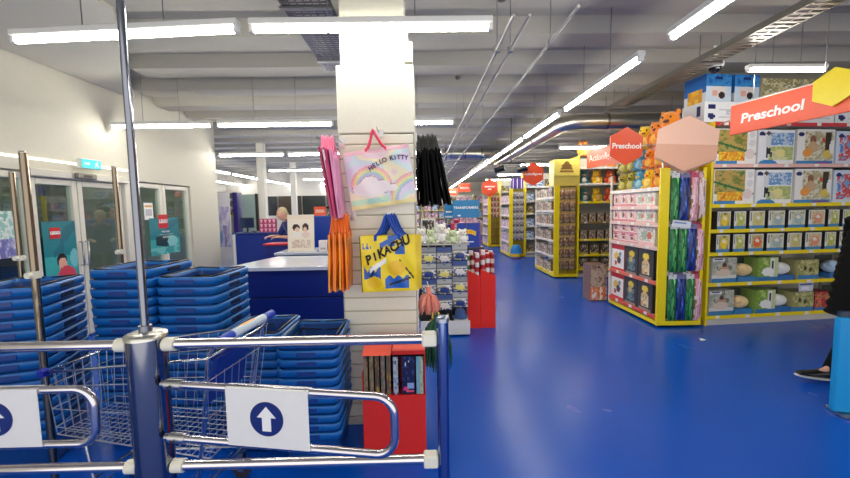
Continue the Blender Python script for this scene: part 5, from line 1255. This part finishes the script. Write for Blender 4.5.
# ================= gondolas 3 and 4 and beyond =================
KG3 = pack('hanging_pack', .122, .214, .03, art(('n',0,0,1,1,[(120,110,120),(170,160,166),(90,84,96)],4,70), base=(130,120,126)), (190,186,180), 4, 5)
KG4 = pack('hanging_pack', .122, .214, .03, art(('n',0,0,1,1,[(150,96,80),(206,170,150),(110,70,60),(190,60,80)],4,71), base=(140,96,84)), (200,170,140), 4, 5)
KV = cart('toy_box', .25, .13, .24, art(('n',0,0,1,1,[(226,190,200),(240,230,230),(190,120,150),(150,140,170)],4,72)), 8, 8, (220,200,206)); KV2 = cart('toy_box', .25, .13, .24, art(('n',0,0,1,1,[(70,90,150),(220,226,230),(120,140,180),(240,240,236)],4,73)), 8, 8, (150,160,190))
for gi, (gx, gy, nm, KP, rows_) in enumerate(((2.86, 11.95, 'third', KG3, 7), (2.78, 15.25, 'fourth', KG4, 4))):
    end_unit(f'yellow-framed end unit of packs, {nm} along the aisle', gx, gx+.52, gy, gy+1.3, 2.2, [.12, .5, .95, 1.35, 1.75], [YP]+[(236,220,220)]*4)
    gondola('gondola_shelving', f'{nm} shelf run along the right of the aisle', (gx+.53, gy+.05, 0), 0, 2.6, 2.72, .55, [.15, .6, 1.0, 1.4, 1.8, 2.25], [(226,226,220)]*6)
    for c in range(3):
        for q in range(rows_): KP.put((gx+.18+c*.128, gy+.05, 2.10-q*.222), 0, f'small hanging pack on the {nm} end unit, {ORD[c]} column, {ORD[q]} row from the top', 'small packs on far end units')
    if gi == 1:
        for z in (.15, .45, .75, 1.0):
            mb = MB(); mb.box(-.01, .36, 0, .06, 0, .05, (150,110,60), .004); o = mb.build('tray_shelf', PLAST, None, (gx+.13, gy+.03, z)); tag(o, f'brown tray on the fourth end unit at {["ankle","knee","thigh","hip"][[.15,.45,.75,1.0].index(z)]} height', 'tray')
    for j, z in enumerate((.12, .5, .95, 1.35, 1.75)):
        for i in range(4): (KV if (i+j+gi) % 3 else KV2).put((gx+.03, gy+1.14-i*.27, z+.002), -PI/2, f'pastel toy box on the {nm} end unit, board {ORD[j]} from below, {ORD[i]} from its far end', 'pastel boxes on far end units')
    for j, z in enumerate((.15, .6, 1.0, 1.4, 1.8, 2.25)):
        for i in range(3): (KV2 if (i*2+j+gi) % 3 else K2D).put((gx+.7+i*.3, gy+.1, z+.002), 0, f'toy box on the {nm} shelf run, board {ORD[j]} from below, {ORD[i]} from left', 'boxes on far shelf runs')
K_PUR = cart('toy_box', .12, .1, .34, art(('r',.2,.1,.8,.9,(90,60,150)), ('r',.35,0,.65,1,(226,220,236)), base=(70,44,130)), 5, 8, (60,40,110))
for i in range(3): K_PUR.put((2.86+.14+i*.13, 12.01, 2.202), 0, f'violet and white box on top of the third end unit, {ORD[i]} from left', 'violet boxes')
mb = MB(); mb.lathe([(0,0),(.16,.0),(.19,.12),(.17,.3),(.12,.42),(0,.44)], (30,130,206), 16, sx=1, sy=.7); b = thing('foil_bag', 'bright blue and yellow foil bag standing on the floor at the third end unit', 'bag', (3.02, 11.72, 0)); mb.build('bag_body', FILM, b)
mb = MB(); mb.lathe([(.155,.02),(.188,.1),(.186,.16)], (246,206,40), 16, sx=1.02, sy=.72); mb.build('yellow_band', FILM, b)
mb = MB(); mb.lathe([(.13,.015),(.16,.005),(.166,.03)], (226,60,50), 16, sx=1.02, sy=.72); mb.build('red_band', FILM, b)
r = hexa((2.80, 15.0, 2.40), (1, 0, 0), (0, 0, 1), .36, .02, ORANGE, ORANGE, 'hexagon_sign', 'orange hexagon sign with two short lines above the fourth end unit', None, .1, [(3.05, 15.0, 2.4), (3.1, 15.25, 2.3)])
mb = MB(); mb.box(-.2, .2, -.002, 0, .02, .07, WHITE); mb.box(-.07, .07, -.002, 0, -.08, -.03, WHITE); mb.build('lettering', MATTE, r, (2.80, 14.989, 2.40))
for k, (x, y, z, w_) in enumerate(((2.1, 17.5, 2.35, .6), (1.75, 20.5, 2.3, .7))):
    mb = MB(); mb.box(-w_/2, w_/2, 0, .02, 0, .4, [(238,96,60),(240,130,90)][k], .004); mb.box(-w_*.35, w_*.35, -.002, 0, .16, .24, (250,226,214)); o = mb.build('hanging_sign', PLAST, None, (x, y, z)); 
    mb = MB(); mb.cyl((-.2,.01,.4), (-.2,.01,ZC-z), .004, (170,170,166), 5); mb.cyl((.2,.01,.4), (.2,.01,ZC-z), .004, (170,170,166), 5); mb.build('suspension_wire', STEEL, o)
    tag(o, ['orange rectangular sign hanging far down the aisle', 'paler orange sign hanging at the far end of the aisle'][k], 'sign')
# far shelving along the end wall and left of the aisle
for k in range(6):
    x0 = -2.9 + k*1.55
    gondola('gondola_shelving', f'shelving against the far end wall, {ORD[k]} from left', (x0, 22.5, 0), 0, 1.5, 2.4, .5, [.15,.6,1.05,1.5,1.95], [(236,214,120)]*5)
    for j, z in enumerate((.6,1.05,1.5,1.95)):
        for i in range(3): [KV, KV2, K2D, KV][(i+j+k) % 4].put((x0+.3+i*.42, 22.56, z+.002), 0, f'toy box on far end shelving, {ORD[k]} unit, {ORD[j]} board, {ORD[i]} from left', 'boxes on the far end wall', sc=1.4)
PK = (226,70,120)
for k, (x, y, c) in enumerate(((1.6, 11.5, PK), (1.72, 14.5, (206,60,70)))):
    r = thing('promotion_shelf', ['bright pink promotion shelf left of the far aisle', 'red promotion shelf farther down left of the aisle'][k], 'shelving', (x, y, 0))
    mb = MB(); mb.box(-.4, .12, 0, .06, 0, 1.62, c, .004); mb.box(-.4, .12, -.34, 0, 0, .12, c, .004); mb.build('panel', PLAST, r)
    for z in (.42, .8, 1.18): mb = MB(); mb.box(-.4, .12, -.32, 0, z-.02, z, (236,150,176), .002); mb.build('shelf_board', PLAST, r)
    for j, z in enumerate((.12, .42, .8, 1.18)):
        for i in range(2): KV.put((x-.26+i*.26, y-.28, z+.002), 0, f'pink toy box on the {["bright pink","red"][k]} promotion shelf, {ORD[j]} board, {["left","right"][i]}', 'boxes on promotion shelves', sc=.95)
# ================= left of the aisle: card rack, bins, signs =================
CRK = r = thing('card_rack', 'dark wire rack of small blister cards right of the pillar', 'rack', (.31, 4.75, 0))
mb = MB(); mb.box(-.32, .30, .1, .13, .08, 1.14, (40,42,48), .004); mb.build('rack_panel', PLAST, r)
mb = MB(); mb.box(-.32, .30, -.16, .14, .02, .10, (226,224,218), .006); mb.box(-.32, .30, -.16, -.15, .1, .2, (232,230,226), .003); mb.build('base_tray', PLAST, r)
for x in (-.32, -.11, .09, .29): mb = MB(); mb.cyl((x, .09, .1), (x, .09, 1.13), .008, (120,122,128), 8); mb.build('rack_post', STEEL, r)
def A_CARD(k): return art(('r',0,.86,1,1,(110,112,118)), ('n',.05,.1,.95,.84,[(226,220,206),(190,180,90),(60,80,150),(236,232,226),(150,140,120)],4,80+k), ('e',.5,.45,.3,.25,[(240,226,120),(236,230,220),(40,60,130)][k]), ('r',0,0,1,.1,(30,50,110)), base=(206,204,196))
KC = [pack('blister_card', .19, .205, .018, A_CARD(k), [(150,154,160),(70,90,150),(190,190,186)][k], 10, 10) for k in range(3)]
for c in range(3):
    for q in range(4):
        z = 1.12 - q*.205 + (.03 if c == 2 else 0); x = .31 - .205 + c*.2
        hookbar(-.205+c*.2, .10, z-.01, .13, CRK)
        for dd in (.055, .005): KC[(c+q*2) % 3].put((x, 4.75+dd, z-.012), rnd.uniform(-.06,.06), f'blister card in the rack, {ORD[c]} column, {ORD[q]} row from top, {"front" if dd < .03 else "rear"} one', 'blister cards in the rack')
SMW = plush((240,238,230), (250,250,246), (226,190,170)); SMG = plush((206,222,170), (236,240,214), (190,180,120))
for i, (x, y, z, K, s_, lab) in enumerate(((.02, 4.83, 1.151, SMW, .55, 'small white plush at the left end on the card rack'), (.14, 4.86, 1.151, SMG, .5, 'small pale green plush on the card rack'), (.27, 4.88, 1.151, SMW, .7, 'larger white plush standing on the card rack'), (.42, 4.82, 1.151, SMG, .48, 'pale green plush in front of the blue box on the card rack'), (.55, 4.84, 1.151, SMW, .5, 'small white plush at the right end on the card rack'))):
    K.put((x, y, z), rnd.uniform(-.4,.4), lab, 'small plush on the card rack', sc=s_)
mb = MB(); mb.box(-.34, .32, -.0, .26, 1.135, 1.15, (190,188,184), .003); mb.build('top_board', PLAST, r)
yl = plush((244,214,60), (250,236,150), (226,120,50))
yl.put((.18, 4.68, .101), 0, 'small yellow plush in the bottom tray of the card rack', 'tray toys', sc=.5)
SMW.put((.31, 4.68, .101), .4, 'small white plush in the bottom tray of the card rack', 'tray toys', sc=.42)
r = thing('sun_hat', 'blue cloth hat lying in the bottom tray of the card rack', 'hat', (.50, 4.7, .212)); mb = MB(); mb.lathe([(.1,.0),(.105,.012),(.07,.02),(.065,.08),(.04,.11),(0,.115)], (50,80,140), 18); mb.build('crown', FABR, r)
mb = MB(); mb.box(.42, .59, 4.63, 4.8, .101, .211, (226,222,214), .005); o = mb.build('small_carton', PRINT); tag(o, 'small white carton under the blue hat in the rack tray', 'box')
r = thing('photo_box', 'box with dark photo on a blue base above the card rack', 'box', (.12, 5.35, 1.02))
mb = MB(); card_box(mb, .2, .14, .44, art(('n',.05,.5,.95,.95,[(40,36,36),(90,80,76),(206,200,190),(60,50,50)],4,90), ('n',.05,.05,.95,.45,[(90,150,200),(226,226,230),(40,80,160)],4,91), base=(230,228,224)), 12, 22, (40,50,110)); mb.build('carton', PRINT, r)
r = thing('low_table', 'low dark table behind the card rack', 'table', (.32, 5.4, 0)); mb = MB(); mb.box(-.36, .3, -.12, .3, .98, 1.018, (60,62,70), .004); mb.build('tabletop', PLAST, r)
for x, y in ((-.33,-.09),(.27,-.09),(-.33,.27),(.27,.27)): mb = MB(); mb.box(x-.02, x+.02, y-.02, y+.02, 0, .98, (60,62,70)); mb.build('leg', PLAST, r)
for i, (x, y, cn, s_) in enumerate(((.36, 5.48, 'white', .8), (.56, 5.5, 'white', .7))): PL[cn].put((x, y, 1.02), 0, f'white plush toy on the low table behind the card rack, {ORD[i]} from left', 'plush on the low table', sc=s_)
# red bins with gift wrap rolls
for k, x in enumerate((.69, .893)):
    r = thing('wrap_bin', f'tall red cardboard bin of gift wrap rolls, {["left","right"][k]} of two', 'bin', (x, 4.9, 0), 0, 'red gift wrap bins')
    mb = MB(); W = .1; zl, zr = (.80, .80) if False else (.80 - .05*0, .70)
    for y0, y1 in ((0, .006), (.194, .2)): mb.prism([(-W,0),(W,0),(W,.70),(-W,.80)], y0, y1, (236,34,18))
    mb.box(-W, -W+.006, .006, .194, 0, .80, (206,30,22)); mb.box(W-.006, W, .006, .194, 0, .70, (206,30,22)); mb.box(-W+.006, W-.006, .006, .194, 0, .01, (160,24,20)); mb.build('bin_body', MATTE, r)
    rc = [[(196,30,40),(240,236,230)], [(236,230,226),(190,40,50)], [(150,20,34),(226,190,180)], [(60,120,60),(236,226,200)]]
    n = 0
    for i in range(3):
        for j in range(3):
            a, b_ = rc[(i*2+j+k) % 3] if not (k == 0 and i == 0 and j == 0) else rc[3]
            q = MB(); zt = .98 + rnd.uniform(-.04,.06); m = 16
            for s_ in range(m): q.cyl((0,0,zt*s_/m), (0,0,zt*(s_+1)/m), .029, a if s_ % 2 else b_, 10)
            o = q.build('gift_wrap_roll', PRINT, None, (x-.062+i*.062, 4.937+j*.062, .012)); tag(o, f'striped gift wrap roll in the {["left","right"][k]} red bin, {ORD[i]} from left, {["front","middle","rear"][j]} row', 'gift wrap', 'gift wrap rolls')
# blue signs, blue box behind
r = thing('display_table', 'dark display table carrying the blue box and signs beyond the red bins', 'table', (.78, 6.5, 0)); mb = MB(); mb.box(-.42, .34, 0, .5, .88, .92, (50,54,66), .004); mb.build('tabletop', PLAST, r)
mb = MB(); mb.box(-.40, .32, .02, .48, 0, .88, (30,50,110), .004); mb.build('table_base', PLAST, r)
r = thing('game_box', 'large blue box with arched yellow emblem beyond the red bins', 'box', (.86, 6.52, .921))
mb = MB(); card_box(mb, .40, .16, .42, art(('r',.3,.2,.7,.25,(240,240,240)), ('r',.93,0,1,1,(150,60,120)), base=(18,64,166)), 20, 20, (12,44,130)); mb.build('carton', PRINT, r)
mb = MB()
for q in range(7):
    a = (q-3)/3; zc = .27 - a*a*.03; mb.box(a*.1-.018, a*.1+.018, -.006, -.002, zc-.035, zc+.04, (250,206,40)); mb.box(a*.1-.007, a*.1+.007, -.008, -.006, zc-.018, zc+.022, (226,130,40))
mb.build('arched_emblem', PRINT, r)
for k, (x, c, h_) in enumerate(((.58, (196,40,60), .42), (.51, (30,40,120), .40), (.44, (200,30,60), .36))):
    mb = MB(); card_box(mb, .06, .18, h_, art(('r',.2,.4,.8,.6,(236,220,226)), base=c), 4, 8, c); o = mb.build('game_box', PRINT, None, (x, 6.54, .921)); tag(o, f'upright {["red","dark blue","crimson"][k]} box beside the large blue box, {["nearest it","second from it","third from it"][k]}', 'box')
for k, (x, w_, y, z, txt) in enumerate(((.80, .46, 6.46, 1.44, 'TRANSFORMERS'), (.52, .16, 6.72, 1.42, ''))):
    r = thing('topic_sign', ['teal blue sign with white lettering above the blue box', 'narrow teal blue sign half hidden behind the larger blue sign'][k], 'sign', (x, y, z))
    mb = MB(); mb.box(-w_/2, w_/2, 0, .012, 0, .30 if k == 0 else .26, (18,120,176), .003); mb.box(-w_*.32, -w_*.2, -.001, 0, .025, .05, (230,236,240)); mb.build('sign_board', PLAST, r)
    if txt: lettering(txt, .058, MATTE, r, facing((0, -.001, .17), (1,0,0), (0,0,1)), .0006, WHITE, bold=.001)
    else: mb = MB(); mb.box(-.05, .06, -.002, 0, .11, .135, WHITE); mb.box(-.06, .07, -.002, 0, .02, .05, (206,214,226)); mb.build('lettering', MATTE, r)
    mb = MB(); mb.cyl((0,.02,.1), (0,.02,-(z-.921)), .008, (120,120,124), 8) if k == 0 else mb.cyl((0,.02,.1), (0,.02,-(z-.921)), .008, (120,120,124), 8); mb.build('sign_post', STEEL, r)
for k, (x, c) in enumerate(((.66, (190,30,40)), (.84, (150,24,40)), (1.0, (226,90,60)))):
    PL['red'].put((x, 6.83, .921+.0), 0, f'red plush figure behind the blue box, {ORD[k]} from left', 'red plush behind the blue box', sc=.5)

# ------------------------------------------------------------------ tidy the wording of long labels
for o in list(bpy.context.scene.objects):
    if o.parent is None and o.get('label'):
        l = o['label']
        for a in ('the ', 'its ', ' one', 'small '):
            if len(l.split()) > 16: l = l.replace(' ' + a.strip() + ' ', ' ') if not a.startswith(' ') else (l[:-4] if l.endswith(' one') else l)
        o['label'] = l
